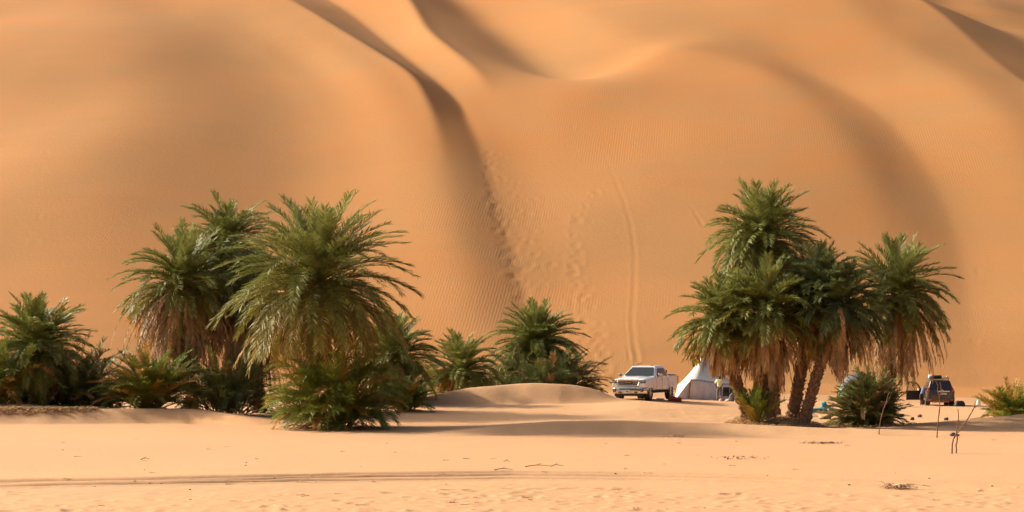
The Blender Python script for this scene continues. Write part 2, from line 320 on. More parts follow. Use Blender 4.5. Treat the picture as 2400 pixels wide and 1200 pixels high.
M_lush = leaf_material('lush palm leaf', [(0, (0.253, 0.305, 0.052)), (.3, (0.172, 0.213, 0.032)), (.55, (0.213, 0.198, 0.025)), (.78, (0.437, 0.265, 0.034)), (1.0, (0.483, 0.265, 0.081))])
M_shr = leaf_material('dull palm leaf', [(0, (.27, .29, .095)), (.3, (.21, .225, .07)), (.55, (.23, .21, .06)), (.78, (.40, .29, .09)), (1.0, (.48, .32, .14))], .35)
M_dead = leaf_material('dead palm leaf', [(0, (0.414, 0.218, 0.069)), (.4, (0.529, 0.333, 0.149)), (.7, (0.598, 0.437, 0.241)), (1.0, (0.322, 0.196, 0.098))], .2)
M_trunk = mat('palm trunk', (.27, .16, .085), .95, bump=.03, bscale=18, var=.45, vscale=6)
def unit(v): return v/np.linalg.norm(v, axis=-1, keepdims=True)
def make_fronds(specs, nleaf=46, seed=0):
    """specs: list of dict(p, az, el, L, droop, age, lw, width, open, hang). Returns V, F, age."""
    rg = np.random.default_rng(seed); VV, FF, AA = [], [], []; off = 0
    NS = 14
    for s in specs:
        t = np.linspace(0, 1, NS); el = s['el']-s['droop']*t**1.25; az = s['az']+s.get('twist', 0)*t
        d = np.stack([np.cos(el)*np.cos(az), np.cos(el)*np.sin(az), np.sin(el)], 1)
        seg = d*(s['L']/(NS-1)); P = np.vstack([[0, 0, 0], np.cumsum(seg[:-1], 0)])+s['p']
        sd_ = np.stack([-np.sin(az), np.cos(az), 0*az], 1); up = np.cross(d, sd_)*1.0; up = -up*np.sign(np.sum(-up*np.array([0, 0, 1.]), 1, keepdims=True)+1e-9)
        # rachis: a three sided taper
        r = .030*(1-t*.85)*s.get('rw', 1)
        ring = [P+sd_*r[:, None], P-sd_*r[:, None], P-up*r[:, None]*1.3]
        V = np.stack(ring, 1).reshape(-1, 3); idx = np.arange(NS*3).reshape(NS, 3)
        for a in range(3):
            b = (a+1) % 3; FF.append(np.stack([idx[:-1, a], idx[:-1, b], idx[1:, b], idx[1:, a]], 1)+off)
        VV.append(V); AA.append(np.full(len(V), min(1, s['age']+.22))); off += len(V)
        # leaflets
        n = s.get('n', nleaf); tl = np.linspace(s.get('t0', .14), .995, n); tl = np.repeat(tl, 2); sg = np.tile([1., -1.], n)
        tl = np.clip(tl+rg.normal(0, .004, 2*n), 0, 1); miss = rg.random(2*n) > s.get('keep', .96)
        f = tl*(NS-1); i0 = np.clip(f.astype(int), 0, NS-2); u = (f-i0)[:, None]
        B = P[i0]*(1-u)+P[i0+1]*u; dd = unit(d[i0]*(1-u)+d[i0+1]*u); ss = sd_[i0]; uu = unit(up[i0]*(1-u)+up[i0+1]*u)
        ang = R(s.get('open', 60))*(1-.45*tl)+rg.normal(0, .10, 2*n)
        vee = R(s.get('vee', 28))+rg.normal(0, .22, 2*n)
        lat = ss*sg[:, None]*np.cos(vee)[:, None]+uu*np.sin(vee)[:, None]
        ld = unit(dd*np.cos(ang)[:, None]+lat*np.sin(ang)[:, None])
        ll = s['lw']*np.clip(np.sin(np.pi*(.16+.68*tl))**.6, .2, 1)*rg.uniform(.8, 1.1, 2*n); ll[miss] *= .15
        hang = s.get('hang', .25); ld2 = unit(ld+np.array([0, 0, -1.])*hang*rg.uniform(.5, 1.5, 2*n)[:, None])
        wv = unit(np.cross(ld, uu+.001)); wv = unit(wv+uu*rg.normal(0, .5, 2*n)[:, None]); w_ = (1.25*s.get('width', .034)*rg.uniform(.8, 1.2, 2*n))[:, None]*.5
        mid = B+ld*(ll*.5)[:, None]; tip = mid+ld2*(ll*.5)[:, None]
        V = np.stack([B+wv*w_*.35, B-wv*w_*.35, mid-wv*w_, mid+wv*w_, tip+wv*w_*.12, tip-wv*w_*.12], 1).reshape(-1, 3)
        k = np.arange(2*n)*6+off
        FF.append(np.stack([k, k+1, k+2, k+3], 1)); FF.append(np.stack([k+3, k+2, k+5, k+4], 1))
        ag = np.clip(s['age']+rg.normal(0, .05, 2*n)+(.12 if s['age'] > .5 else 0)*(tl-.5), 0, 1)
        VV.append(V); AA.append(np.repeat(ag, 6)); off += len(V)
    return np.vstack(VV), np.vstack(FF), np.concatenate(AA)
GA = math.pi*(3-5**.5)
def crown_specs(apex, L, n, seed, elmax=86, elmin=-12, lw=.52, droopk=1.0, aged=.55, squash=1.0, width=.031):
    rg = np.random.default_rng(seed); out = []
    for i in range(n):
        f = (i+.5)/n; az = i*GA+rg.normal(0, .28)
        el = R(elmax+(elmin-elmax)*f**.85)+rg.normal(0, .08)
        dr = R(26+44*math.sin(math.pi*min(1, f*.95))**1.0)*droopk*rg.uniform(.75, 1.25)
        ll = L*(.62+.38*math.sin(math.pi*(.12+.62*f)))*rg.uniform(.76, 1.12)
        if rg.random() < .12: dr *= 1.7; el -= .2
        p = np.array(apex)+np.array([math.cos(az), math.sin(az), 0])*.16*f**.5+np.array([0, 0, -.55*f])
        out.append(dict(p=p, az=az, el=el, L=ll, droop=dr, age=min(.95, max(0, .04+aged*f**1.6+rg.normal(0, .06))), lw=lw*rg.uniform(.9, 1.1), hang=.10+.22*f, twist=rg.normal(0, .18), vee=24-14*f, width=width, rw=1.0))
    return out
def dead_specs(apex, L, n, seed, spread=1.0, lo=-88, hi=-28):
    rg = np.random.default_rng(seed); out = []
    for i in range(n):
        az = i*GA*1.01+rg.normal(0, .25); f = (i+.5)/n; el = R(hi+(lo-hi)*f**.7)+rg.normal(0, .12)
        p = np.array(apex)+np.array([math.cos(az)*.2, math.sin(az)*.2, -.35-1.1*f*rg.random()])
        ext = R(-88)-el
        out.append(dict(p=p, az=az, el=el, L=L*rg.uniform(.6, 1.08)*(1-.15*f), droop=max(R(4), -ext*.95)*spread, age=rg.uniform(.0, .95) if f > .3 else rg.uniform(0, .4), lw=.42*rg.uniform(.7, 1.15), hang=1.3, open=36, vee=-5, keep=.9, width=.030, twist=rg.normal(0, .25), rw=1.1, n=34, t0=.2))
    return out
def shrub_specs(base, rad, L, n, seed, elmin=18, elmax=88, lw=.34, aged=.5, lean=(0, 0), width=.025, droop=38, rise=0):
    rg = np.random.default_rng(seed); out = []
    for i in range(n):
        f = (i+.5)/n; az = i*GA+rg.normal(0, .3); rr = rad*math.sqrt(rg.random())
        el = R(elmax+(elmin-elmax)*f**1.2)+rg.normal(0, .14)
        a2 = rg.random()*2*math.pi if rr < rad*.4 else az
        p = np.array(base)+np.array([math.cos(a2)*rr+lean[0]*f, math.sin(a2)*rr+lean[1]*f, rg.uniform(-.02, .12)+rise*(1-f)*rg.random()])
        out.append(dict(p=p, az=az, el=el, L=L*rg.uniform(.62, 1.08)*1.15*(1-.15*f), droop=R(droop)*rg.uniform(.4, 1.8)*(1 if f < .5 else 1.1), age=min(.98, max(0, rg.normal(.28, .14)+(aged if rg.random() < .22 else 0))), lw=lw*rg.uniform(.85, 1.1), hang=.2, twist=rg.normal(0, .3), open=66, width=width, t0=.22, rw=.9, keep=.93))
    return out
def trunk_mesh(pts, r0, r1, seed, stub=.16, flare=1.25):
    rg = np.random.default_rng(seed); pts = np.array(pts, float); L_ = np.sum(np.linalg.norm(np.diff(pts, axis=0), axis=1)); n = max(8, int(L_/.16)); t = np.linspace(0, 1, n)
    tt = np.linspace(0, 1, len(pts))
    P = np.stack([np.interp(t, tt, pts[:, k]) for k in range(3)], 1)
    for _ in range(6): P[1:-1] = (P[:-2]+P[1:-1]*2+P[2:])/4
    T = unit(np.gradient(P, axis=0)); X = unit(np.cross(T, np.array([0, 1., .01]))); Y = np.cross(T, X); ns = 12; a = np.arange(ns)/ns*2*np.pi
    rr = (r0+(r1-r0)*t)*(1+(flare-1)*np.exp(-t*9)); V = []
    for i in range(n):
        rj = rr[i]*(1+.06*rg.normal(size=ns)); V.append(P[i]+X[i]*(np.cos(a)*rj)[:, None]+Y[i]*(np.sin(a)*rj)[:, None])
    V = np.vstack(V); idx = np.arange(n*ns).reshape(n, ns); nx = np.roll(idx, -1, 1)
    F = [np.stack([idx[:-1].ravel(), nx[:-1].ravel(), nx[1:].ravel(), idx[1:].ravel()], 1)]; VV = [V]; off = len(V)
    m = int(L_*46); k = np.arange(m); az = k*GA+rg.normal(0, .1, m); ti = (k+.5)/m*.99; f = ti*(n-1); i0 = f.astype(int)  # cut leaf bases in spirals
    c = P[i0]+(P[np.minimum(i0+1, n-1)]-P[i0])*(f-i0)[:, None]; out = X[i0]*np.cos(az)[:, None]+Y[i0]*np.sin(az)[:, None]; tan = np.cross(T[i0], out)
    r_ = rr[i0][:, None]; h = (stub*rg.uniform(.6, 1.35, m))[:, None]; b = c+out*r_*.85
    up = T[i0]; wd = .085
    A_ = [b-tan*wd-up*.05, b+tan*wd-up*.05, b+tan*wd*.7+up*.12, b-tan*wd*.7+up*.12]; tip = b+out*(h*.72)+up*(h*1.0)
    A_ += [tip-tan*wd*.5-up*.02, tip+tan*wd*.5-up*.02, tip+tan*wd*.4+up*.02, tip-tan*wd*.4+up*.02]
    V2 = np.stack(A_, 1).reshape(-1, 3); q = np.arange(m)*8+off
    for (a0, a1, a2, a3) in ((0, 1, 5, 4), (1, 2, 6, 5), (2, 3, 7, 6), (3, 0, 4, 7), (4, 5, 6, 7)): F.append(np.stack([q+a0, q+a1, q+a2, q+a3], 1))
    VV.append(V2)
    return np.vstack(VV), np.vstack(F)
def at(px, py, D): return np.array([(px-CX)/FPX*D, D, CAMZ+(HY-py)/FPX*D])
def palm(name, label, base_px, apex_px, D, L, n, seed, leaf=None, nd=26, bend=0, dl=None, aged=.55, r=.24, group=None, Da=None, lw=.52, dhi=-8, elmin=-12, droopk=1.0, cat='palm tree'):
    bx = (base_px-CX)/FPX*D; base = np.array([bx, D, gz(bx, D)-.05]); apex = at(*apex_px, Da or D)
    e = empty(name, base.tolist(), 0, label, cat, group)
    h = apex[2]-base[2]; mid = (base+apex)/2+np.array([bend, 0, 0])*h*.5+np.array([0, 0, 0]); q1 = base*.72+apex*.28+np.array([bend, 0, 0])*h*.42
    V, F = trunk_mesh([base-base, q1-base, mid-base, apex-base+np.array([0, 0, -.3])], r, r*.85, seed+1)
    np_mesh('trunk', V, F, M_trunk, e)
    V, F, A = make_fronds(crown_specs(apex-base, L, n, seed, lw=lw, aged=aged, elmin=elmin, droopk=droopk), 74, seed+2)
    np_mesh('crown', V, F, leaf or M_leaf, e, attr={'age': A})
    if nd:
        V, F, A = make_fronds(dead_specs(apex-base, dl or L*.85, nd, seed+3, hi=dhi), 34, seed+4)
        np_mesh('dead_fronds', V, F, M_dead, e, attr={'age': A})
    return e
def shrub(name, label, px, D, rad, L, n, seed, leaf=None, group=None, cat='palm shrub', dry=8, **kw):
    x = (px-CX)/FPX*D; z = gz(x, D)-.06; e = empty(name, (x, D, z), 0, label, cat, group)
    V, F, A = make_fronds(shrub_specs((0, 0, 0), rad, L, n, seed, **kw), 60, seed+1)
    np_mesh('foliage', V, F, leaf or M_lush, e, attr={'age': A})
    if dry:
        sp = shrub_specs((0, 0, 0), rad*1.05, L*.55, dry, seed+9, elmin=2, elmax=30, droop=50)
        for q in sp: q['open'] = 30; q['hang'] = .8
        V, F, A = make_fronds(sp, 26, seed+3); np_mesh('dead_fronds', V, F, M_dead, e, attr={'age': A})
    return e
GL = 'date palms of the left grove'; GR = 'date palms of the right grove'
# left grove
palm('date_palm', 'big full date palm in front of the left grove with a bushy green base', 775, (748, 650), 83.5, 4.8, 185, 100, nd=70, dl=2.7, aged=.7, group=GL, lw=.62, elmin=-40, dhi=-5)
palm('date_palm', 'leftmost tall date palm of the left grove with a long brown skirt', 452, (430, 655), 96, 3.6, 115, 120, nd=260, dl=4.6, group=GL, elmin=-20, dhi=-4, Da=95.5)
palm('date_palm', 'tallest rear date palm standing behind the left grove', 545, (532, 565), 100, 3.2, 105, 140, nd=60, dl=4.0, group=GL, elmin=-40, dhi=-20)
palm('date_palm', 'shaded date palm half hidden between the two big left palms', 610, (590, 690), 97, 3.3, 84, 160, nd=240, dl=4.6, group=GL, leaf=M_blue, elmin=-18, dhi=-6)
shrub('palm_shrub', 'dense green palm shoots crowding the foot of the big front palm', 775, 82.6, .9, 2.9, 210, 200, elmin=46, droop=78, lw=.52, rise=1.5, dry=26, lean=(.25, 0))
shrub('palm_shrub', 'dark blue green palm clump under the left grove skirt', 530, 93.5, 1.1, 3.3, 150, 220, leaf=M_blue, rise=.7, elmin=34, droop=71)
shrub('palm_shrub', 'yellow tinged low palm bush left of the left grove', 350, 91, .5, 2.9, 140, 240, elmin=36, aged=.6, lw=.42, droop=52)
palm('date_palm', 'short wide date palm at the left edge of the picture', 105, (85, 805), 93, 3.2, 150, 260, nd=20, dl=1.8, r=.25, elmin=-48)
shrub('palm_shrub', 'shaded palm thicket right beside the short left edge palm', 175, 94, 1.2, 3.1, 190, 280, leaf=M_blue, elmin=26, aged=.7, dry=30, lw=.46, rise=.8, droop=76)
shrub('palm_shrub', 'bright palm bush cut by the left picture edge', 0, 92.5, 1.0, 3.6, 160, 300, elmin=32, lw=.46, rise=.9, droop=76)
# middle
palm('date_palm', 'round date palm partly behind the big front palm on its right', 925, (925, 830), 104, 3.0, 140, 320, nd=40, dl=2.4, elmin=-55)
shrub('palm_shrub', 'small palm tuft on the sand right of the big front palm', 948, 97, .3, 1.9, 60, 340, droop=52, elmin=38, dry=12, lw=.40)
palm('date_palm', 'spreading date palm with dry fronds left of the sand mound', 1082, (1082, 862), 112, 2.8, 88, 360, nd=60, dl=1.9, elmin=-22, dhi=-5)
palm('date_palm', 'dome shaped date palm rising behind the sand mound', 1262, (1258, 800), 118, 3.3, 210, 380, nd=16, dl=2.5, elmin=-62)
shrub('palm_shrub', 'dark palm thicket at the foot of the dome shaped palm', 1272, 116.5, 2.1, 2.9, 230, 400, leaf=M_blue, elmin=26, dry=6, droop=76, lw=.46, rise=.6)
# right grove
palm('date_palm', 'tallest date palm of the right grove with a high clear crown', 1815, (1785, 548), 91, 3.2, 124, 420, nd=12, dl=1.8, group=GR, elmin=-46, Da=91.5, bend=.02, r=.24, lw=.6, aged=.6)
palm('date_palm', 'front date palm of the right grove with a wide straw coloured skirt', 1803, (1798, 722), 88, 3.0, 112, 440, nd=150, dl=3.3, group=GR, elmin=-20, dhi=-5, r=.22)
palm('date_palm', 'leftmost leaning date palm of the right grove above the white tent', 1758, (1700, 745), 88.5, 2.7, 100, 460, nd=84, dl=2.3, group=GR, elmin=-24, dhi=-8, bend=-.10, r=.22)
palm('date_palm', 'dark trunked date palm leaning right behind the front palm of the right grove', 1856, (1915, 672), 88.6, 2.5, 78, 480, nd=80, dl=3.1, group=GR, leaf=M_blue, elmin=-22, dhi=-14, r=.23)
palm('date_palm', 'rightmost leaning date palm of the right grove with a drooping blue green crown', 1882, (1965, 700), 87.6, 2.5, 80, 490, nd=90, dl=3.0, group=GR, leaf=M_blue, elmin=-28, dhi=-14, r=.21)
palm('date_palm', 'separate date palm on the right with long brown fronds over a bush', 2078, (2102, 675), 93, 3.2, 108, 500, nd=120, dl=4.2, group=GR, elmin=-36, dhi=-24, droopk=.9)
shrub('palm_shrub', 'narrow green palm sapling between the two left trunks of the right grove', 1770, 87.2, .15, 1.7, 30, 520, elmin=60, droop=18, dry=0, lw=.3)
shrub('palm_shrub', 'bushy green palm shrub in front of the green dome tent', 2045, 90.5, .55, 1.85, 300, 540, elmin=26, droop=50, lw=.27, width=.022, lean=(-.5, 0), rise=1.3, leaf=M_shr)
shrub('palm_shrub', 'small bright palm bush near the right picture edge', 2368, 97, .35, 1.9, 64, 560, droop=52, elmin=32, lw=.44)
# ------------------------------------------------------------------ generic mesh builder
class MB:
    def __init__(s): s.v = []; s.f = []
    def add(s, V, F):
        o = len(s.v); s.v += [tuple(map(float, q)) for q in V]; s.f += [tuple(i+o for i in f) for f in F]; return s
    def box(s, c, d, rot=None, taper=1.0):
        x, y, z = [q/2 for q in d]; V = [(-x, -y, -z), (x, -y, -z), (x, y, -z), (-x, y, -z), (-x*taper, -y*taper, z), (x*taper, -y*taper, z), (x*taper, y*taper, z), (-x*taper, y*taper, z)]
        M = rot or Matrix.Identity(3); V = [M @ Vector(q)+Vector(c) for q in V]
        return s.add(V, [(3, 2, 1, 0), (4, 5, 6, 7), (0, 1, 5, 4), (1, 2, 6, 5), (2, 3, 7, 6), (3, 0, 4, 7)])
    def tube(s, pts, r, n=8, cap=True):
        pts = [Vector(p) for p in pts]; rs = r if isinstance(r, (list, tuple)) else [r]*len(pts); rings = []
        for i, p in enumerate(pts):
            t = (pts[min(i+1, len(pts)-1)]-pts[max(i-1, 0)]).normalized(); a = t.cross(Vector((0, 0, 1)) if abs(t.z) < .9 else Vector((1, 0, 0))).normalized(); b = t.cross(a)
            rings.append([p+(a*math.cos(2*math.pi*k/n)+b*math.sin(2*math.pi*k/n))*rs[i] for k in range(n)])
        V = [q for g in rings for q in g]; F = [(i*n+k, i*n+(k+1) % n, (i+1)*n+(k+1) % n, (i+1)*n+k) for i in range(len(pts)-1) for k in range(n)]
        if cap: F += [tuple(range(n))[::-1], tuple((len(pts)-1)*n+k for k in range(n))]
        return s.add(V, F)
    def lathe(s, prof, n=24, axis='z', c=(0, 0, 0)):
        V = []
        for (r, h) in prof:
            for k in range(n):
                a = 2*math.pi*k/n; q = (r*math.cos(a), r*math.sin(a), h)
                if axis == 'x': q = (h, q[0], q[1])
                if axis == 'y': q = (q[0], h, q[1])
                V.append((q[0]+c[0], q[1]+c[1], q[2]+c[2]))
        m = len(prof); return s.add(V, [(i*n+k, i*n+(k+1) % n, (i+1)*n+(k+1) % n, (i+1)*n+k) for i in range(m-1) for k in range(n)])
    def prism(s, poly, y0, y1, axis='y'):
        n = len(poly); f = {'y': lambda a, b, h: (a, h, b), 'x': lambda a, b, h: (h, a, b), 'z': lambda a, b, h: (a, b, h)}[axis]
        return s.add([f(a, b, y0) for a, b in poly]+[f(a, b, y1) for a, b in poly], [tuple(range(n)), tuple(range(n, 2*n))[::-1]]+[(i, i+n, (i+1) % n+n, (i+1) % n) for i in range(n)])
    def loft(s, rings, closed=True, caps=True):
        n = len(rings[0]); V = [q for g in rings for q in g]; F = []
        for i in range(len(rings)-1):
            for k in range(n if closed else n-1): F.append((i*n+k, i*n+(k+1) % n, (i+1)*n+(k+1) % n, (i+1)*n+k))
        if caps: F += [tuple(range(n))[::-1], tuple((len(rings)-1)*n+k for k in range(n))]
        return s.add(V, F)
    def build(s, name, m, parent=None, smooth=False, bevel=0, sub=0, solid=0, loc=None, rz=0):
        me = bpy.data.meshes.new(name); me.from_pydata(s.v, [], s.f); bm = bmesh.new(); bm.from_mesh(me)
        bmesh.ops.recalc_face_normals(bm, faces=bm.faces); bm.to_mesh(me); bm.free()
        me.materials.append(m); o = bpy.data.objects.new(name, me); C.objects.link(o)
        if parent: o.parent = parent
        if loc: o.location = loc
        if rz: o.rotation_euler[2] = rz
        if smooth:
            for p in me.polygons: p.use_smooth = True
        if solid: d = o.modifiers.new('s', 'SOLIDIFY'); d.thickness = solid; d.offset = 0
        if bevel: d = o.modifiers.new('b', 'BEVEL'); d.width = bevel; d.segments = 2; d.limit_method = 'ANGLE'
        if sub: d = o.modifiers.new('u', 'SUBSURF'); d.levels = sub; d.render_levels = sub
        return o
def bake(o):
    dg = bpy.context.evaluated_depsgraph_get(); me = bpy.data.meshes.new_from_object(o.evaluated_get(dg)); o.modifiers.clear(); o.data = me; return o
def cut(o, cutters):
    for c in cutters:
        d = o.modifiers.new('c', 'BOOLEAN'); d.operation = 'DIFFERENCE'; d.object = c; d.solver = 'EXACT'
    bpy.context.view_layer.update(); bake(o)
    for c in cutters: bpy.data.objects.remove(c)
def text_part(txt, name, size, m, parent, loc, rot, extrude=.004, sx_=1.0):
    cu = bpy.data.curves.new(name, 'FONT'); cu.body = txt; cu.size = size; cu.extrude = extrude; cu.align_x = 'CENTER'; cu.align_y = 'CENTER'; cu.offset = size*.03
    t = bpy.data.objects.new('tmp', cu); C.objects.link(t); bpy.context.view_layer.update()
    me = bpy.data.meshes.new_from_object(t.evaluated_get(bpy.context.evaluated_depsgraph_get())); bpy.data.objects.remove(t)
    me.materials.clear(); me.materials.append(m); o = bpy.data.objects.new(name, me); C.objects.link(o); o.parent = parent; o.location = loc; o.rotation_euler = rot; o.scale = (sx_, 1, 1); return o
# ------------------------------------------------------------------ materials for things
M_white = mat('white car paint', (.88, .88, .87), .28, coat=.6)
M_glass = mat('dark glass', (.025, .03, .028), .08, spec=.7)
M_chrome = mat('chrome', (.72, .68, .60), .16, metal=1)
M_black = mat('black plastic', (.02, .018, .017), .6)
M_tyre = mat('dusty rubber', (.045, .036, .03), .9, dust=.35)
M_rim = mat('alloy', (.55, .53, .50), .3, metal=.8)
M_lamp = mat('lamp glass', (.35, .33, .30), .1, spec=.8)
M_lampw = mat('lamp reflector', (.75, .73, .65), .2, metal=.6)
M_gold = mat('brass letters', (.75, .55, .25), .35, metal=.3)
M_plate = mat('plate white', (.75, .75, .68), .5)
M_ink = mat('plate ink', (.04, .05, .09), .6)
M_taupe = mat('dusty taupe paint', (.034, .033, .031), .35, coat=.3, dust=.2)
M_red = mat('red lamp lens', (.42, .03, .03), .25)
M_amber = mat('amber cover', (.40, .10, .03), .6)
M_canvas = mat('tent canvas', (.52, .50, .45), .9, bump=.01, bscale=6, var=.06)
M_cloth = mat('thin white cloth', (.66, .60, .59), .9, bump=.02, bscale=4, var=.05)
M_green = mat('green tent fabric', (.05, .17, .045), .6, var=.15, vscale=2)
M_greyf = mat('grey tent fabric', (.10, .105, .13), .6)
M_pole = mat('dark pole', (.05, .045, .04), .5)
M_woodp = mat('brown pole', (.34, .15, .07), .8)
M_stick = mat('dry branch', (.20, .105, .065), .9, var=.4, vscale=14, bump=.006, bscale=60)
M_stick2 = mat('pale dry branch', (.44, .24, .11), .9, var=.3, vscale=14)
M_teal = mat('turquoise fabric', (.05, .30, .33), .75, bump=.02, bscale=9)
M_steel = mat('brushed steel', (.62, .58, .5), .35, metal=.9)
M_skin = mat('dark skin', (.09, .045, .028), .55)
M_hair = mat('black hair', (.015, .012, .01), .9)
M_yel = mat('pale yellow shirt', (.80, .84, .42), .85, bump=.02, bscale=12)
M_olive = mat('grey olive trousers', (.15, .14, .115), .9, bump=.02, bscale=12)
M_blues = mat('blue shirt', (.16, .22, .36), .85, bump=.02, bscale=12)
M_brownf = mat('dark brown shorts', (.05, .03, .025), .9)
M_pink = mat('pink cloth', (.6, .3, .3), .8); M_sandal = mat('sandal', (.35, .2, .25), .7)
M_rust = mat('rust red fabric', (.34, .05, .02), .8, bump=.03, bscale=8)
M_stone = mat('dark stone', (.07, .05, .045), .9, var=.3)
M_twig = mat('twig', (.20, .11, .06), .9, var=.4, vscale=8); M_pale = mat('pale dry stalk', (.72, .55, .33), .9)
M_bag = mat('white plastic', (.75, .76, .76), .45)
# ------------------------------------------------------------------ pickup truck (front towards -y)
def wheel(parent, x, y, r, wdt, spokes=6, steer=0):
    s = 1 if x > 0 else -1
    h = wdt/2; m = MB(); m.lathe([(r*.62, -h*.8), (r*.66, -h), (r*.93, -h), (r*.99, -h*.7), (r, -h*.3), (r, h*.3), (r*.99, h*.7), (r*.93, h), (r*.66, h), (r*.62, h*.8)], 32, 'x')
    for k in range(32):   # tread blocks
        a = 2*math.pi*k/32; m.box((0, r*math.cos(a), r*math.sin(a)), (wdt*.9, .03, .018), Matrix.Rotation(a+math.pi/2, 3, 'X'))
    o = m.build('wheel', M_tyre, parent, smooth=False, loc=(x, y, r)); o.rotation_euler[2] = steer
    q = MB(); q.lathe([(r*.64, s*h*.86), (r*.60, s*h*.9), (r*.56, s*h*.45), (r*.54, -s*h*.6)], 32, 'x')
    for k in range(spokes):
        a = 2*math.pi*k/spokes
        for da in (-.13, .13): q.box((s*h*.62, math.cos(a+da)*r*.33, math.sin(a+da)*r*.33), (.03, .035, r*.52), Matrix.Rotation(a+da*.5-math.pi/2, 3, 'X'))
    q.lathe([(0.001, s*h*.78), (r*.14, s*h*.74), (r*.15, s*h*.5)], 16, 'x'); q.build('rim', M_rim, o)
    d = MB(); d.lathe([(.001, s*h*.1), (r*.5, s*h*.1)], 24, 'x'); d.build('brake_disc', M_black, o)
    return o
def sect(y, w, zb, zs, zt, dome=0.0):
    half = [(0, zb), (w*.80, zb), (w*.955, zb+.06), (w, zb+.26), (w, zs-.18), (w*.985, zs-.03), (w*.93, zs+.02), (w*.80, zt-.015), (w*.52, zt+dome*.2), (w*.40, zt+dome), (0, zt+dome)]
    return [(a, y, b) for a, b in half]+[(-a, y, b) for a, b in half[1:-1][::-1]]
def build_truck():
    x, y, z = hit(1512, 933, 100, 125); z = gz(x, y); ty = 110.5; x = (1513-CX)/FPX*ty; e = empty('pickup_truck', (x, ty, gz(x, ty-1)-.02), R(-23), 'white crew cab pickup truck parked beside the white canvas tent', 'truck')
    b = MB(); rings = [sect(-2.90, .86, .60, 1.06, 1.12), sect(-2.84, .95, .52, 1.12, 1.19), sect(-2.70, 1.0, .50, 1.15, 1.235, .01), sect(-2.3, 1.02, .53, 1.19, 1.285, .03), sect(-1.7, 1.02, .53, 1.235, 1.33, .035), sect(-1.15, 1.02, .53, 1.27, 1.36, .02),
        sect(-.9, 1.015, .53, 1.29, 1.36), sect(1.30, 1.015, .53, 1.32, 1.38), sect(1.34, 1.0, .52, 1.31, 1.36), sect(1.38, 1.0, .52, 1.31, 1.36), sect(1.41, 1.015, .50, 1.37, 1.42), sect(2.7, 1.01, .54, 1.38, 1.43), sect(2.94, .99, .60, 1.38, 1.43), sect(2.98, .97, .64, 1.34, 1.39)]
    b.loft(rings); body = b.build('body', M_white, e)
    cs = []
    for yy in (-1.98, 1.69):
        c = MB(); c.lathe([(.001, -1.3), (.53, -1.3), (.53, 1.3), (.001, 1.3)], 32, 'x', (0, yy, .46)); cs.append(c.build('tmp', M_black))
    cut(body, cs)
    d = body.modifiers.new('b', 'BEVEL'); d.width = .02; d.segments = 2; d.limit_method = 'ANGLE'; d.angle_limit = R(25)
    i = MB(); i.box((0, -1.98, .78), (1.55, 1.15, .6)); i.box((0, 1.69, .78), (1.55, 1.15, .6)); i.box((0, 0, .50), (1.2, 5.4, .2)); i.box((0, -.1, .46), (1.7, 2.4, .08)); i.build('chassis', M_black, e)
    # cab
    cb = MB(); lo = [(-.955, -1.20), (.955, -1.20), (.975, -.9), (.975, 1.2), (.93, 1.30), (-.93, 1.30), (-.975, 1.2), (-.975, -.9)]; hi = [(-.70, -.38), (.70, -.38), (.755, -.28), (.765, 1.0), (.72, 1.14), (-.72, 1.14), (-.765, 1.0), (-.755, -.28)]
    cb.loft([[(a, c, 1.30) for a, c in lo], [(a*.997, c, 1.36) for a, c in lo], [(a, c, 1.885) for a, c in hi], [(a*.93, c*.95+.02, 1.945) for a, c in hi], [(a*.6, c*.7+.1, 1.965) for a, c in hi]])
    cb.build('cab', M_white, e, bevel=.015)
    def pane(name, pts, off, m=M_glass, par=e, th=.012):
        P = [Vector(p) for p in pts]; nrm = (P[1]-P[0]).cross(P[2]-P[0]).normalized()*off; n = len(P)
        q = MB(); q.add([p+nrm for p in P]+[p+nrm*.2 for p in P], [tuple(range(n))]+[(k, k+n, (k+1) % n+n, (k+1) % n) for k in range(n)]); return q.build(name, m, par)
    def onf(u, v):   # windshield plane
        a0, a1 = Vector((-.93, -1.165, 1.39)), Vector((.93, -1.165, 1.39)); b0, b1 = Vector((-.685, -.41, 1.865)), Vector((.685, -.41, 1.865)); lo_ = a0.lerp(a1, u); hi_ = b0.lerp(b1, u); return lo_.lerp(hi_, v)
    ws = pane('windshield', [onf(.03, .0), onf(.97, .0), onf(.965, .5), onf(.96, .96), onf(.04, .96), onf(.035, .5)], .035)
    wp = MB(); wp.tube([(-.75, -1.24, 1.405), (-.1, -1.22, 1.43)], .012, 5); wp.tube([(.05, -1.24, 1.405), (.7, -1.22, 1.43)], .012, 5); wp.build('wiper', M_black, ws)
    st = MB(); st.box((.58, -.52, 1.82), (.06, .01, .05), Matrix.Rotation(R(-58), 3, 'X')); st.build('sticker', M_plate, ws)
    for s in (1, -1):
        def sd2(yy, v, s=s): xx = .975+(.765-.975)*v; return (s*(xx+.0), yy, 1.36+(1.885-1.36)*v)
        fr = [sd2(-.78, .04), sd2(.02, .04), sd2(.02, .86), sd2(-.22, .86), sd2(-.36, .74)]; rr = [sd2(.08, .04), sd2(1.03, .04), sd2(1.0, .30), sd2(.86, .86), sd2(.08, .86)]
        if s < 0: fr = fr[::-1]; rr = rr[::-1]
        pane('side_window', fr, .012); pane('side_window', rr, .012)
        dl_ = MB()   # door seams
        for (ya, yb) in ((-.98, -.965), (.045, .06), (1.10, 1.115)): dl_.box((s*1.0195, (ya+yb)/2, .93), (.006, .014, .72))
        dl_.box((s*1.0195, .07, .56), (.006, 2.08, .012)); dl_.build('door_seam', M_black, e)
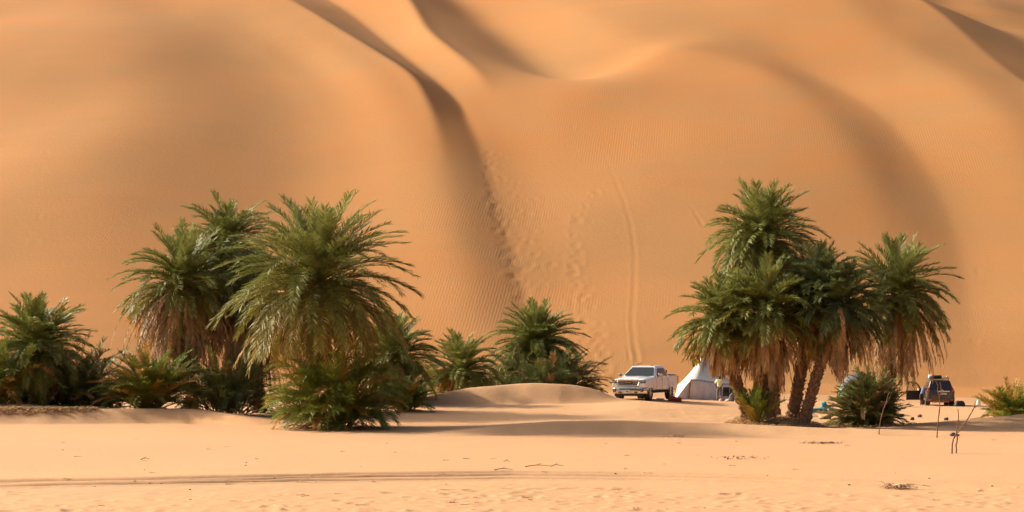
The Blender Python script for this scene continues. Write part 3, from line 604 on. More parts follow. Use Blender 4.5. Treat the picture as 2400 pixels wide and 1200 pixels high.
        for yh in (-.12, .93): MB().box((s*1.045, yh, 1.18), (.035, .20, .035)).build('door_handle', M_chrome, e, bevel=.01)
        mo = MB(); mo.box((s*1.20, -.83, 1.42), (.27, .14, .20)); mm = mo.build('mirror', M_chrome, e, bevel=.04); MB().box((s*1.04, -.80, 1.36), (.2, .06, .05)).build('mirror_arm', M_black, mm)
        MB().box((s*1.20, -.755, 1.42), (.22, .008, .16)).build('mirror_glass', M_glass, mm)
        # wheel arch lips, running board
        for yy in (-1.98, 1.69):
            a = MB(); pts = [(s*1.022, yy+.54*math.cos(t), .46+.54*math.sin(t)) for t in np.linspace(R(8), R(172), 18)]; a.tube(pts, .014, 6); a.build('wheel_arch', M_white, e)
        MB().box((s*.97, -.15, .45), (.14, 2.3, .05)).build('running_board', M_black, e)
        # headlight cluster
        h = MB(); h.prism([(s*.645, 1.15), (s*.97, 1.15), (s*.985, 1.02), (s*.80, .99), (s*.67, 1.0)], -2.955, -2.80); hl = h.build('headlight', M_black, e, bevel=.012)
        for xx in (.73, .83, .92): MB().lathe([(.001, -2.962), (.036, -2.965), (.042, -2.955)], 14, 'y', (s*xx, 0, 1.075)).build('lamp', M_lampw, hl)
        MB().box((s*.82, -2.958, 1.006), (.28, .012, .012)).build('lamp_strip', M_lamp, hl)
        # fender below headlight
        f = MB(); f.prism([(s*.70, .97), (s*.99, .99), (s*.995, .76), (s*.60, .76), (s*.64, .84)], -2.945, -2.82); f.build('fender_front', M_white, e, bevel=.03)
        fg = MB(); fg.prism([(s*.70, .63), (s*.90, .65), (s*.92, .53), (s*.86, .49), (s*.74, .49)], -3.062, -3.03); fo = fg.build('fog_lamp', M_black, e, bevel=.012); MB().lathe([(.001, -3.064), (.045, -3.067)], 14, 'y', (s*.80, 0, .57)).build('lamp', M_lamp, fo)
        hk = MB(); hk.box((s*.47, -3.072, .465), (.17, .03, .075)); ho = hk.build('tow_hook', M_black, e, bevel=.012); MB().box((s*.47, -3.092, .46), (.10, .02, .018)).build('hook', M_chrome, ho)
        tl = MB(); tl.box((s*.965, 2.965, 1.15), (.10, .05, .40)); tl.build('tail_lamp', M_red, e)
    # grille
    g = MB(); gp_ = [(-.62, 1.13), (.62, 1.13), (.645, 1.05), (.56, .83), (-.56, .83), (-.645, 1.05)]; g.prism(gp_, -2.93, -2.86); gr = g.build('grille', M_black, e)
    fr = MB(); ring = [Vector((a, -2.95, c)) for a, c in gp_]
    for k in range(6): fr.tube([ring[k], ring[(k+1) % 6]], .030, 6)
    fr.box((0, -2.95, 1.165), (1.22, .05, .045)); fr.build('grille_surround', M_chrome, gr)
    bars = MB()
    for k in range(7): zz = .865+k*.037; wdt = .58+.05*min(1, k/4); bars.tube([(-wdt, -2.945, zz), (wdt, -2.945, zz)], .006, 6)
    bars.build('grille_bars', M_chrome, gr)
    bd = MB(); bd.box((-.02, -2.965, 1.02), (.50, .03, .105)); bo = bd.build('badge', M_black, gr, bevel=.008); text_part('FG BLON', 'letters', .088, M_gold, bo, (-.02, -2.983, 1.018), (R(90), 0, 0), sx_=1.02)
    # bumper
    def bs(y_, w_, z0, z1): return [(-w_, y_, z0), (w_, y_, z0), (w_, y_, z1), (-w_, y_, z1)]
    bp = MB(); rows = []
    for (zz, pr) in ((.37, .02), (.42, .08), (.55, .11), (.68, .10), (.735, .05)):
        rows.append([(xx, -2.90-pr-.06*(1-(abs(xx)/1.03)**2.2)+.30*max(0, (abs(xx)-.86)/.17)**2, zz) for xx in np.linspace(-1.03, 1.03, 21)]+[(xx, -2.78+.15*(abs(xx) > .9), zz) for xx in np.linspace(1.0, -1.0, 21)])
    bp.loft(rows); bp.build('bumper', M_chrome, e, smooth=False)
    MB().box((0, -3.06, .655), (1.02, .05, .075)).build('bumper_slot', M_black, e, bevel=.02)
    MB().box((0, -2.88, .32), (1.7, .16, .12)).build('air_dam', M_black, e, bevel=.03)
    pl = MB(); pl.box((-.05, -3.088, .50), (.34, .012, .18)); po = pl.build('number_plate', M_plate, e); text_part('T 7888L', 'letters', .075, M_ink, po, (-.05, -3.0955, .505), (R(90), 0, 0), .001)
    # hood creases, vents, badge
    hc = MB()
    for s in (1, -1): hc.tube([(s*.47, -2.62, 1.250), (s*.46, -2.1, 1.325), (s*.50, -1.3, 1.375)], .016, 6)
    hc.build('hood_crease', M_white, e); MB().box((.62, -1.42, 1.362), (.16, .20, .012), Matrix.Rotation(R(-4), 3, 'X')).build('hood_vent', M_lamp, e)
    MB().box((0, 2.15, 1.437), (1.86, 1.45, .03)).build('bed_cover', M_black, e, bevel=.01)
    MB().box((0, 3.06, .62), (1.7, .16, .2)).build('rear_bumper', M_chrome, e, bevel=.03)
    a = MB(); a.tube([(-.62, -.30, 1.93), (-.63, -.32, 2.38)], .008, 6); a.lathe([(.03, 1.93), (.02, 1.99), (.001, 2.0)], 10, 'z', (-.62, -.30, 0)); a.build('antenna', M_black, e)
    MB().box((.28, .35, 1.99), (.08, .16, .05), taper=.5).build('roof_fin', M_black, e)
    p_ = MB(); p_.box((-.42, .1, 2.06), (.42, .05, .03), Matrix.Rotation(R(-22), 3, 'Y')); p_.tube([(-.5, .1, 1.95), (-.5, .1, 2.02)], .012, 6); p_.build('roof_panel', M_greyf, e)
    for xx, yy in ((-.86, -1.98), (.86, -1.98), (-.86, 1.69), (.86, 1.69)): wheel(e, xx, yy, .415, .285)
    return e
truck = build_truck()
def world(e, p):
    c, s = math.cos(e.rotation_euler[2]), math.sin(e.rotation_euler[2]); p = [a*e.scale[0] for a in p]; return (e.location[0]+p[0]*c-p[1]*s, e.location[1]+p[0]*s+p[1]*c, e.location[2]+p[2])
cb = MB(); cb.box((0, 0, .11), (.62, .3, .22)); cb.box((0, 0, .23), (.66, .33, .03)); o = cb.build('cargo_box', M_black, None, bevel=.02, loc=world(truck, (.42, 1.60, 1.455))); o.rotation_euler[2] = R(-23); tag(o, 'black box standing in the pickup bed right behind the cab', 'box')
# ------------------------------------------------------------------ off-road car (rear towards -y)
def build_suv():
    x, y, z = hit(2206, 953, 130, 149); y = 143.5; x = (2212-CX)/FPX*y; z = CAMZ-(953.5-HY)/FPX*y-.02; e = empty('offroad_car', (x, y+2.4, z-.03), R(-6.0), 'dusty grey brown off road car seen from behind with its left front door open', 'car'); e.scale = (1.11, 1.11, 1.11)
    def S(y_, w_, zb, zs, zt): half = [(0, zb), (w_*.82, zb), (w_*.95, zb+.05), (w_, zb+.22), (w_*1.0, zs-.16), (w_*.975, zs), (w_*.90, zt), (0, zt)]; return [(a, y_, b) for a, b in half]+[(-a, y_, b) for a, b in half[1:-1][::-1]]
    b = MB(); b.loft([S(-2.38, .84, .58, 1.06, 1.10), S(-2.30, .92, .48, 1.10, 1.14), S(-1.9, .945, .44, 1.12, 1.16), S(0, .945, .44, 1.12, 1.16), S(1.2, .94, .44, 1.08, 1.12), S(2.1, .90, .46, 1.0, 1.06), S(2.36, .8, .55, .9, .98)])
    body = b.build('body', M_taupe, e); cs = []
    for yy in (-1.42, 1.37): c = MB(); c.lathe([(.001, -1.2), (.46, -1.2), (.46, 1.2), (.001, 1.2)], 28, 'x', (0, yy, .42)); cs.append(c.build('tmp', M_black))
    cut(body, cs); d = body.modifiers.new('b', 'BEVEL'); d.width = .03; d.segments = 2; d.limit_method = 'ANGLE'; d.angle_limit = R(25)
    g = MB(); lo = [(-.86, -2.30), (.86, -2.30), (.90, -2.0), (.90, .75), (.84, 1.15), (-.84, 1.15), (-.90, .75), (-.90, -2.0)]; hi = [(-.64, -2.08), (.64, -2.08), (.68, -1.9), (.69, .25), (.64, .42), (-.64, .42), (-.69, .25), (-.68, -1.9)]
    g.loft([[(a, c, 1.10) for a, c in lo], [(a, c, 1.78) for a, c in hi], [(a*.9, c*.95, 1.85) for a, c in hi], [(a*.5, c*.6-.3, 1.87) for a, c in hi]]); g.build('cabin', M_taupe, e, bevel=.03)
    q = MB(); q.add([(-.70, -2.285, 1.18), (.70, -2.285, 1.18), (.61, -2.105, 1.72), (-.61, -2.105, 1.72)], [(0, 1, 2, 3)]); rw = q.build('rear_window', M_glass, e, solid=.02)
    MB().box((0, -2.11, 1.80), (1.22, .18, .05)).build('spoiler', M_taupe, e, bevel=.02)
    tg = MB(); tg.box((0, -2.392, .88), (1.42, .03, .50)); tgo = tg.build('tailgate', M_taupe, e, bevel=.03); MB().lathe([(.001, -2.44), (.28, -2.43), (.36, -2.40)], 28, 'y', (-.36, 0, .86)).build('spare_cover_bulge', M_taupe, tgo, smooth=True)
    MB().box((.1, -2.415, 1.10), (1.0, .03, .075)).build('chrome_strip', M_chrome, e, bevel=.01)
    em = MB(); em.lathe([(.045, -2.44), (.058, -2.445), (.07, -2.44)], 20, 'y', (.1, 0, 1.14)); em.lathe([(.02, -2.446), (.03, -2.452), (.04, -2.446)], 16, 'y', (.1, 0, 1.14)); em.build('emblem', M_chrome, e)
    pl = MB(); pl.box((.12, -2.412, .93), (.52, .015, .12)); po = pl.build('number_plate', M_plate, e); text_part('1608 AB 02', 'letters', .09, M_ink, po, (.12, -2.421, .93), (R(90), 0, 0), .001)
    MB().box((.15, -2.41, .80), (.56, .02, .05)).build('plate_frame', M_black, e)
    for s in (1, -1):
        t = MB(); t.prism([(s*.80, 1.36), (s*.74, 1.36), (s*.73, 1.02), (s*.93, 1.02), (s*.92, 1.14)], -2.36, -2.14); tl = t.build('tail_lamp', M_red, e, bevel=.01); MB().box((s*.83, -2.368, 1.12), (.12, .012, .02)).build('lamp_strip', M_lampw, tl)
        MB().prism([(s*.60, .56), (s*.86, .58), (s*.84, .46), (s*.66, .46)], -2.50, -2.45).build('reflector', M_amber, e)
        for k, (ya, yb) in enumerate(((-1.85, -1.15), (-1.05, -.15))):
            w_ = MB(); w_.add([(s*.895, ya, 1.18), (s*.895, yb, 1.18), (s*.712, yb, 1.70), (s*.712, ya+.12, 1.70)], [(0, 1, 2, 3)]); w_.build('side_window', M_glass, e, solid=.02)
        MB().box((s*.80, -1.42, .36), (.30, .03, .28)).build('mud_flap', M_black, e, loc=(0, -.5, 0))
    bp = MB(); bp.loft([[(xx, -2.44+.12*abs(xx)**3, zz) for xx in np.linspace(-.93, .93, 13)]+[(xx, -2.2, zz) for xx in np.linspace(.93, -.93, 13)] for zz in (.42, .46, .60, .66)]); bp.build('rear_bumper', M_taupe, e, bevel=.02)
    MB().box((0, -2.30, .40), (1.1, .3, .12)).build('tow_bar', M_amber, e); i = MB(); i.box((0, 0, .48), (1.5, 4.3, .24)); i.box((0, -1.42, .7), (1.4, 1.0, .5)); i.box((0, 1.37, .65), (1.4, 1.0, .5)); i.build('chassis', M_black, e)
    r = MB(); r.box((0, -.9, 1.93), (1.25, 1.9, .03))
    for s in (1, -1): r.tube([(s*.64, -1.88, 2.0), (s*.64, .1, 2.0)], .018, 6); r.tube([(s*.6, -1.5, 1.84), (s*.6, -1.5, 1.95)], .02, 6)
    r.tube([(-.64, -1.88, 2.0), (.64, -1.88, 2.0)], .018, 6); r.build('roof_rack', M_black, e)
    l = MB(); l.lathe([(.001, -1.92), (.05, -1.94), (.065, -1.90), (.05, -1.84)], 16, 'y', (.48, 0, 2.08)); l.tube([(.48, -1.87, 2.0), (.48, -1.87, 2.04)], .012, 5); l.build('work_lamp', M_lampw, e)
    for xx, yy in ((-.80, -1.42), (.80, -1.42), (-.80, 1.37), (.80, 1.37)): wheel(e, xx, yy, .39, .26)
    # opened front left door
    dr = bpy.data.objects.new('door', None); M_ = MB(); M_.box((0, -.55, .78), (.07, 1.1, .66)); M_.tube([(0, 0, 1.1), (0, -.18, 1.45), (0, -.42, 1.66), (0, -.92, 1.70), (0, -1.07, 1.12)], .05, 6)
    do = M_.build('door', M_black, e, loc=(-.95, .98, 0)); do.rotation_euler[2] = R(-72)
    q = MB(); q.add([(0, -.04, 1.12), (0, -.22, 1.45), (0, -.44, 1.63), (0, -.90, 1.67), (0, -1.04, 1.12)], [(0, 1, 2, 3, 4)]); q.build('door_window', M_tint, do, solid=.008)
    mi = MB(); mi.box((-.14, -.12, 1.16), (.2, .12, .17)); mi.build('mirror', M_bag, do, bevel=.02)
    return e
M_tint = mat('clear door glass', (.75, .70, .55), .05, trans=.9)
suv = build_suv()
def place(o, p): o.location = p; return o
bgp = world(suv, (-.22, -1.1, 1.95))
t = empty('duffel_bag', bgp, R(-6), 'black and silver duffel bag lying on the car roof rack', 'bag'); m = MB(); m.loft([[(xx, .22*math.cos(a)*1.0, .13+.13*math.sin(a)) for a in np.linspace(0, 2*math.pi, 13)[:-1]] for xx in (-.28, -.2, .1, .4, .46)]); m.build('bag_body', M_black, t, bevel=.02)
m = MB(); m.loft([[(xx, .23*math.cos(a)*k, .145+.145*math.sin(a)*k) for a in np.linspace(0, 2*math.pi, 13)[:-1]] for xx, k in ((-.52, .75), (-.48, 1), (-.25, 1.0), (-.22, .96))]); m.build('bag_end', M_bag, t, bevel=.02)
# ------------------------------------------------------------------ people
def skin_obj(name, chains, m, parent, sub=1):
    """chains: list of lists of (xyz, radius); chains sharing a point are joined"""
    bm = bmesh.new(); ly = bm.verts.layers.skin.verify(); key = {}
    def vert(p, r):
        k = tuple(round(c, 4) for c in p)
        if k not in key: v = bm.verts.new(p); v[ly].radius = (r, r) if not isinstance(r, tuple) else r; key[k] = v
        return key[k]
    first = None
    for ch in chains:
        pv = None
        for p, r in ch:
            v = vert(p, r)
            if first is None: first = v; v[ly].use_root = True
            if pv is not None and pv is not v and not bm.edges.get((pv, v)): bm.edges.new((pv, v))
            pv = v
    me = bpy.data.meshes.new(name); bm.to_mesh(me); bm.free(); me.materials.append(m); o = bpy.data.objects.new(name, me); C.objects.link(o)
    sk_ = o.modifiers.new('k', 'SKIN'); sk_.use_smooth_shade = True; o.modifiers.new('u', 'SUBSURF').levels = sub; bpy.context.view_layer.update(); bake(o)
    o.parent = parent; return o
def add_person(loc, rz, label, J, shirt, legs, shorts=False):
    e = empty('person', loc, rz, label, 'person'); ch = []
    pel, ch1, ch2, neck, head = J['pelvis'], J['waist'], J['chest'], J['neck'], J['head']
    def L(a, b, t): return tuple(a[i]+(b[i]-a[i])*t for i in range(3))
    top = L(neck, head, 1.0); hd = Vector(head)-Vector(neck); crown = tuple(Vector(head)+hd.normalized()*.09)
    ch.append([(pel, .13), (ch1, .12), (ch2, .145), (neck, .055), (L(neck, head, .45), .065), (head, .095), (crown, .07)])
    f = Vector(J['face']); ch.append([(head, .095), (tuple(Vector(head)+f*.105+Vector((0, 0, -.02))), .018)])
    for s in ('l', 'r'):
        sh, el, wr = J['sh'+s], J['el'+s], J['wr'+s]; ch.append([(ch2, .145), (sh, .062), (L(sh, el, .5), .05), (el, .040), (L(el, wr, .5), .036), (wr, .025)])
        d = (Vector(wr)-Vector(el)).normalized(); pm = Vector(wr)+d*.06; sdv = d.cross(Vector((0, 1, 0))).normalized(); ch.append([(wr, .025), (tuple(pm), .03)])
        for k, ln in zip((-1.5, -.5, .5, 1.5), (.06, .08, .075, .055)): a = pm+sdv*k*.018+d*.03; ch.append([(tuple(pm), .03), (tuple(a), .009), (tuple(a+d*ln+Vector((0, .012, 0))), .007)])
        tb = Vector(wr)+d*.03+Vector((0, .03, 0)); ch.append([(wr, .025), (tuple(tb), .010), (tuple(tb+d*.045), .008)])
        hp, kn, an, to = J['hp'+s], J['kn'+s], J['an'+s], J['to'+s]; ch.append([(pel, .13), (hp, .095), (L(hp, kn, .5), .08), (kn, .058), (L(kn, an, .4), .055), (an, .036), (to, .032)])
    skin_obj('body', ch, M_skin, e, 1)
    sh_ = [[(L(pel, ch1, -.25), .165), (ch1, .158), (ch2, .178), (L(ch2, neck, .72), .085)]]
    for s in ('l', 'r'): sh_.append([(ch2, .178), (J['sh'+s], .088), (L(J['sh'+s], J['el'+s], .55), .075), (L(J['sh'+s], J['el'+s], .95), .066)])
    skin_obj('shirt', sh_, shirt, e, 1)
    tr = [[(L(pel, ch1, .3), .142), (pel, .148)]]
    for s in ('l', 'r'):
        hp, kn, an = J['hp'+s], J['kn'+s], J['an'+s]
        tr.append([(pel, .148), (hp, .112), (L(hp, kn, .55), .100), (kn, .085)]+([] if shorts else [(L(kn, an, .5), .080), (L(kn, an, .96), .078)]))
    skin_obj('shorts' if shorts else 'trousers', tr, legs, e, 1)
    hh = MB(); c = Vector(head); V = []
    bm = bmesh.new(); bmesh.ops.create_icosphere(bm, subdivisions=3, radius=.108)
    for v in bm.verts: v.co = c+Vector((v.co.x*.92, v.co.y*1.0, v.co.z*1.05+.03))-f*.018
    me = bpy.data.meshes.new('hair'); bmesh.ops.delete(bm, geom=[v for v in bm.verts if (v.co-c).dot(f) > .045 and v.co.z < c.z+.06 or v.co.z < c.z-.05], context='VERTS'); bm.to_mesh(me); bm.free(); me.materials.append(M_hair)
    o = bpy.data.objects.new('hair', me); C.objects.link(o); o.parent = e
    for s in ('l', 'r'):
        b = MB(); p = Vector(J['to'+s]); a = Vector(J['an'+s]); b.box(((p+a)/2+Vector((0, 0, -(a.z-.0)*.5-.01))).to_tuple(), (.10, .27, .05)); b.build('shoe', M_sandal, e, bevel=.02)
    return e
x, y, z = hit(1686, 937.5, 112, 148); y = 131.5; x = (1686-CX)/FPX*y; z = gz(x, y)
Jy = dict(pelvis=(0, 0, .93), waist=(0, .01, 1.10), chest=(0, .0, 1.34), neck=(.01, .02, 1.50), head=(.04, .05, 1.63), face=(.5, .86, -.15), shl=(-.19, 0, 1.42), ell=(-.30, .02, 1.16), wrl=(-.24, .20, 1.0), shr=(.19, 0, 1.42), elr=(.24, .10, 1.16), wrr=(.16, .30, 1.06),
          hpl=(-.09, 0, .88), knl=(-.12, .03, .49), anl=(-.13, -.02, .09), tol=(-.15, .14, .05), hpr=(.09, 0, .88), knr=(.12, .05, .49), anr=(.13, .0, .09), tor=(.14, .16, .05))
add_person((x, y, z), R(-10), 'standing person in pale yellow shirt and grey trousers in front of the white tent', Jy, M_yel, M_olive)
px_ = (2160-CX)/FPX*144.6; Jb = dict(pelvis=(0, 0, .98), waist=(.10, .02, 1.12), chest=(.26, .03, 1.30), neck=(.38, .04, 1.43), head=(.47, .06, 1.55), face=(.6, .8, -.1), shl=(.14, .04, 1.44), ell=(.30, .28, 1.30), wrl=(.50, .45, 1.32), shr=(.36, .0, 1.20), elr=(.55, .12, 1.10), wrr=(.74, .25, 1.16),
          hpl=(-.08, 0, .90), knl=(-.06, .03, .50), anl=(-.07, -.02, .09), tol=(-.06, .15, .05), hpr=(.08, .02, .90), knr=(.08, .06, .50), anr=(.09, .02, .09), tor=(.10, .18, .05))
add_person((px_, 144.6, suv.location[2]-.0), 0, 'person in blue shirt and dark shorts leaning into the open car door', Jb, M_blues, M_brownf, True)
# ------------------------------------------------------------------ white canvas tent
def sheet_between(A, B, n, sag=0, bulge=0, m=10, fold=0, seed=0):
    """surface between polyline ends: A(t) and B(t) callables"""
    rg = random.Random(seed); ph = [rg.uniform(0, 6) for _ in range(3)]; V = []; 
    for i in range(m+1):
        v = i/m
        for j in range(n+1):
            u = j/n; p = Vector(A(u)).lerp(Vector(B(u)), v); p.z -= sag*4*v*(1-v)*(1 if sag else 0)
            p.y += -bulge*math.sin(math.pi*v)+fold*(math.sin(u*22+ph[0]+v*1.3)*.6+math.sin(u*47+ph[1]+v*2)*.4)*(.25+.75*v); V.append(p)
    F = [(i*(n+1)+j, i*(n+1)+j+1, (i+1)*(n+1)+j+1, (i+1)*(n+1)+j) for i in range(m) for j in range(n)]; return V, F
PK = Vector(at(1651, 829, 136)); FL = Vector(at(1620, 890, 132.8)); FR = Vector(at(1728, 905, 133.8)); BL = Vector(at(1589, 902, 138.5)); BR = Vector(at(1700, 903, 139.5))
T = empty('canvas_tent', (PK.x, PK.y, gz(PK.x, PK.y)), 0, 'large white peaked canvas tent behind the pickup truck', 'tent'); o0 = T.location.copy()
def seg(a, b): return lambda u: Vector(a).lerp(Vector(b), u)-o0
def gnd(p, dx=0, dy=0): return Vector((p.x+dx, p.y+dy, gz(p.x+dx, p.y+dy)-.03))
roof = MB()
for a, b in ((FL, FR), (BL, FL), (FR, BR), (BR, BL)): V, F = sheet_between(seg(PK-Vector((.02, 0, 0)), PK+Vector((.02, 0, 0))), seg(a, b), 8, sag=.16, m=12); roof.add(V, F)
roof.build('roof', M_canvas, T, smooth=True, solid=.02)
gFL = gnd(FL, -.18, -.1); gFR = gnd(FR, .3, -.2); gBL = gnd(BL, -.25, .1); gBR = gnd(BR, .3, .2)
for a, b, c, d, sd_ in ((FL, FR, gFL, gFR, 1), (BL, FL, gBL, gFL, 2), (FR, BR, gFR, gBR, 3)):
    w_ = MB(); V, F = sheet_between(seg(a, b), seg(c, d), 60, bulge=.10 if sd_ == 1 else .0, m=12, fold=.05, seed=sd_); w_.add(V, F); w_.build('wall', M_cloth, T, smooth=True, solid=.015)
fl = MB(); V, F = sheet_between(seg(FL, FL+Vector((.02, .1, -.02))), seg(gnd(FL, -1.15, -.5), gFL+Vector((-.02, 0, 0))), 16, sag=-.06, m=12, fold=.02, seed=7); fl.add(V, F); fl.build('side_flap', M_cloth, T, smooth=True, solid=.015)
pp = MB(); pp.tube([FL-o0+Vector((-.03, -.06, .03)), gFL-o0+Vector((-.03, -.12, 0))], .035, 8); pp.tube([FL-o0, FR-o0], .018, 6); pp.build('pole', M_woodp, T)
gy = MB(); gy.tube([BL-o0, gnd(BL, -.9, -.2)-o0], .010, 5); gy.build('guy_rope', M_bag, T)
# ------------------------------------------------------------------ green dome tent
Dt = 141.0; x = (2014-CX)/FPX*Dt; z = gz(x, Dt); e = empty('dome_tent', (x, Dt, z), 0, 'green dome tent with grey top half hidden behind the palm shrub', 'tent')
Hd = CAMZ-(875-HY)/FPX*Dt-z; W_ = 1.62
def dome(u, v, k=1.0): a = math.pi*u; b = v; return (-W_*math.cos(a)*math.cos(b)*k if False else -W_*math.cos(a)*k, 1.3*math.sin(b)*math.sin(a)*k, Hd*(math.sin(a)**.75)*math.cos(b)*k)
def patch(v0, v1, u0=0, u1=1, k=1.0, n=28, m=10):
    V = [dome(u, v, k) for v in np.linspace(v0, v1, m+1) for u in np.linspace(u0+1e-4, u1-1e-4, n+1)]; F = [(i*(n+1)+j, i*(n+1)+j+1, (i+1)*(n+1)+j+1, (i+1)*(n+1)+j) for i in range(m) for j in range(n)]; return V, F
m = MB(); V, F = patch(-math.pi/2, math.pi/2); m.add(V, F); m.build('tent_shell', M_green, e, smooth=True)
m = MB(); V, F = patch(-.75, .3, .2, .8, 1.012); m.add(V, F); m.build('fly_sheet', M_greyf, e, smooth=True, solid=.01)
for v_, u0, u1 in ((-.75, .02, .98), (.3, .02, .98)):
    m = MB(); m.tube([dome(u, v_, 1.02) for u in np.linspace(u0, u1, 28)], .030, 6); m.build('tent_pole', M_pole, e)
# ------------------------------------------------------------------ camp furniture and small things
def camp_chair(px, py, D, rz, label, s=1.0):
    x = (px-CX)/FPX*D; e = empty('camp_chair', (x, D, gz(x, D)), rz, label, 'chair', 'folding camp chairs'); 
    m = MB(); m.box((0, 0, .44*s), (.48*s, .46*s, .03)); m.build('seat', M_black, e)
    m = MB(); m.box((0, .24*s, .72*s), (.48*s, .03, .52*s), Matrix.Rotation(R(-8), 3, 'X')); m.build('backrest', M_black, e)
    for sx2 in (-.24*s, .24*s):
        m = MB(); m.tube([(sx2, -.25*s, 0), (sx2, .22*s, .45*s)], .013, 6); m.tube([(sx2, .25*s, 0), (sx2, -.22*s, .45*s)], .013, 6); m.tube([(sx2, .22*s, .42*s), (sx2, .28*s, .98*s)], .013, 6); m.tube([(sx2, -.22*s, .45*s), (sx2, -.22*s, .62*s)], .013, 6); m.build('leg_frame', M_pole, e)
        MB().box((sx2, 0, .63*s), (.05, .46*s, .03)).build('armrest', M_black, e)
    return e
camp_chair(1698, 938, 130.5, R(200), 'black folding chair right beside the person in the yellow shirt')
camp_chair(1722, 938, 131.5, R(150), 'black folding chair beside the leaning palm trunk')
camp_chair(1817, 945, 118, R(120), 'dark folding chair seen just right of the middle palm trunk')
D = 130.2; x = (1709-CX)/FPX*D; e = empty('camp_table', (x, D, gz(x, D)), R(-5), 'low black camp table between the two folding chairs', 'table')
MB().box((0, 0, .56), (.9, .5, .04)).build('tabletop', M_black, e); MB().box((0, -.24, .44), (.88, .02, .22)).build('table_cloth_front', M_black, e)
for a in (-.4, .4):
    for b in (-.2, .2): MB().tube([(a, b, 0), (a, b, .54)], .014, 6).build('leg', M_pole, e)
def blob(name, px, py, size, m, label, cat, D=None, seed=0, parent=None, group=None, rough=.16, up=.0):
    if D: x = (px-CX)/FPX*D; p = (x, D, gz(x, D))
    else: p = hit(px, py)
    bm = bmesh.new(); bmesh.ops.create_icosphere(bm, subdivisions=3, radius=1); r_ = random.Random(seed)
    ph = [r_.uniform(0, 6) for _ in range(6)]
    for v in bm.verts:
        k = 1+rough*(math.sin(v.co.x*4+ph[0])+math.sin(v.co.y*5+ph[1])+math.sin(v.co.z*6+ph[2]))*.5+rough*.4*math.sin(v.co.x*11+v.co.z*9+ph[3])
        v.co = Vector((v.co.x*size[0]*k, v.co.y*size[1]*k, max(-.25, v.co.z)*size[2]*k+size[2]*.25))
    me = bpy.data.meshes.new(name); bm.to_mesh(me); bm.free(); me.materials.append(m)
    for q in me.polygons: q.use_smooth = True
    o = bpy.data.objects.new(name, me); C.objects.link(o); o.location = (p[0], p[1], p[2]+up); return tag(o, label, cat, group)
blob('cooking_pot', 1690, 938, (.16, .16, .16), M_pink, 'small pinkish pot on the sand under the folding chair', 'pot', 129.6, 1, rough=.05)
blob('pouch', 1707, 939, (.2, .14, .15), M_pale, 'tan pouch on the sand below the camp table', 'bag', 129.4, 2)
blob('backpack', 1716, 939, (.28, .2, .4), M_olive, 'olive backpack leaning at the right end of the camp table', 'bag', 129.3, 3)
blob('plastic_bottle', 1724, 942, (.07, .07, .14), M_bag, 'small white bottle on the sand by the leaning palm trunk', 'bottle', 129.0, 4, rough=.03)
# red bag and white plastic by the truck
p = hit(1578, 931, 100, 125); hx = (1583-CX)/FPX*109.5; e = empty('holdall', (hx, 109.5, gz(hx, 109.5)), R(-8), 'dark red holdall on the sand behind the pickup rear wheel', 'bag')
m = MB(); m.loft([[(xx, .17*math.cos(a)*k, .14*k+.15*math.sin(a)*k) for a in np.linspace(0, 2*math.pi, 15)[:-1]] for xx, k in ((-.42, .6), (-.36, 1.0), (-.1, 1.15), (.1, .85), (.30, .95), (.36, .6))]); m.build('bag_body', M_rust, e, bevel=.02)
m = MB(); m.tube([(-.30, 0, .30), (-.26, 0, .40), (-.12, 0, .42), (-.06, 0, .30)], .022, 6); m.build('handle', M_rust, e)
p = hit(1547, 931, 100, 125); blob('plastic_bag', 1547, 931, (.24, .15, .09), M_bag, 'crumpled white plastic bag under the pickup beside its rear wheel', 'bag', 111.0, 5, rough=.25)
blob('black_bag', 2249, 955, (.42, .3, .36), M_black, 'black bag on the sand right of the off road car', 'bag', 142.6, 6, rough=.12)
# cooking corner with turquoise things
p = hit(1911, 967, 95, 130); e = empty('folded_mat', p, R(6), 'flat turquoise folded mat beside the dark mug', 'mat'); m = MB(); m.loft([[(xx, -.3, 0), (xx, .3, 0), (xx, .3, h), (xx, -.3, h)] for xx, h in ((-.46, .05), (-.34, .20), (.1, .23), (.44, .21))]); m.build('mat_fold', M_teal, e, bevel=.03); MB().box((0, 0, .235), (.66, .56, .02)).build('mat_cover', M_teal, e, bevel=.01)
blob('crumpled_bag', 1934, 968, (.38, .22, .42), M_teal, 'crumpled turquoise bag standing between mug and steel pot', 'bag', None, 9, rough=.3)
p = hit(1923, 969, 95, 130); m = MB(); m.lathe([(.001, 0), (.12, 0), (.13, .02), (.13, .24), (.11, .25), (.11, .06), (.001, .05)], 18, 'z'); m.tube([(.12, 0, .2), (.2, 0, .18), (.2, 0, .08), (.12, 0, .06)], .014, 6); tag(m.build('mug', M_black, None, loc=p), 'dark mug in front of the turquoise bag', 'mug')
p = hit(1946, 969, 95, 130); e = empty('steel_kettle', p, R(20), 'small steel kettle on the sand right of the turquoise bag', 'kettle'); m = MB(); m.lathe([(.001, 0), (.19, 0), (.20, .03), (.19, .28), (.12, .33), (.03, .34), (.02, .38), (.001, .38)], 20, 'z'); m.build('kettle_body', M_steel, e, smooth=True); m = MB(); m.tube([(-.17, 0, .28), (-.1, 0, .46), (.1, 0, .46), (.17, 0, .28)], .014, 6); m.build('handle', M_black, e); m = MB(); m.tube([(.17, 0, .14), (.27, 0, .26)], [.035, .02], 8); m.build('spout', M_steel, e)
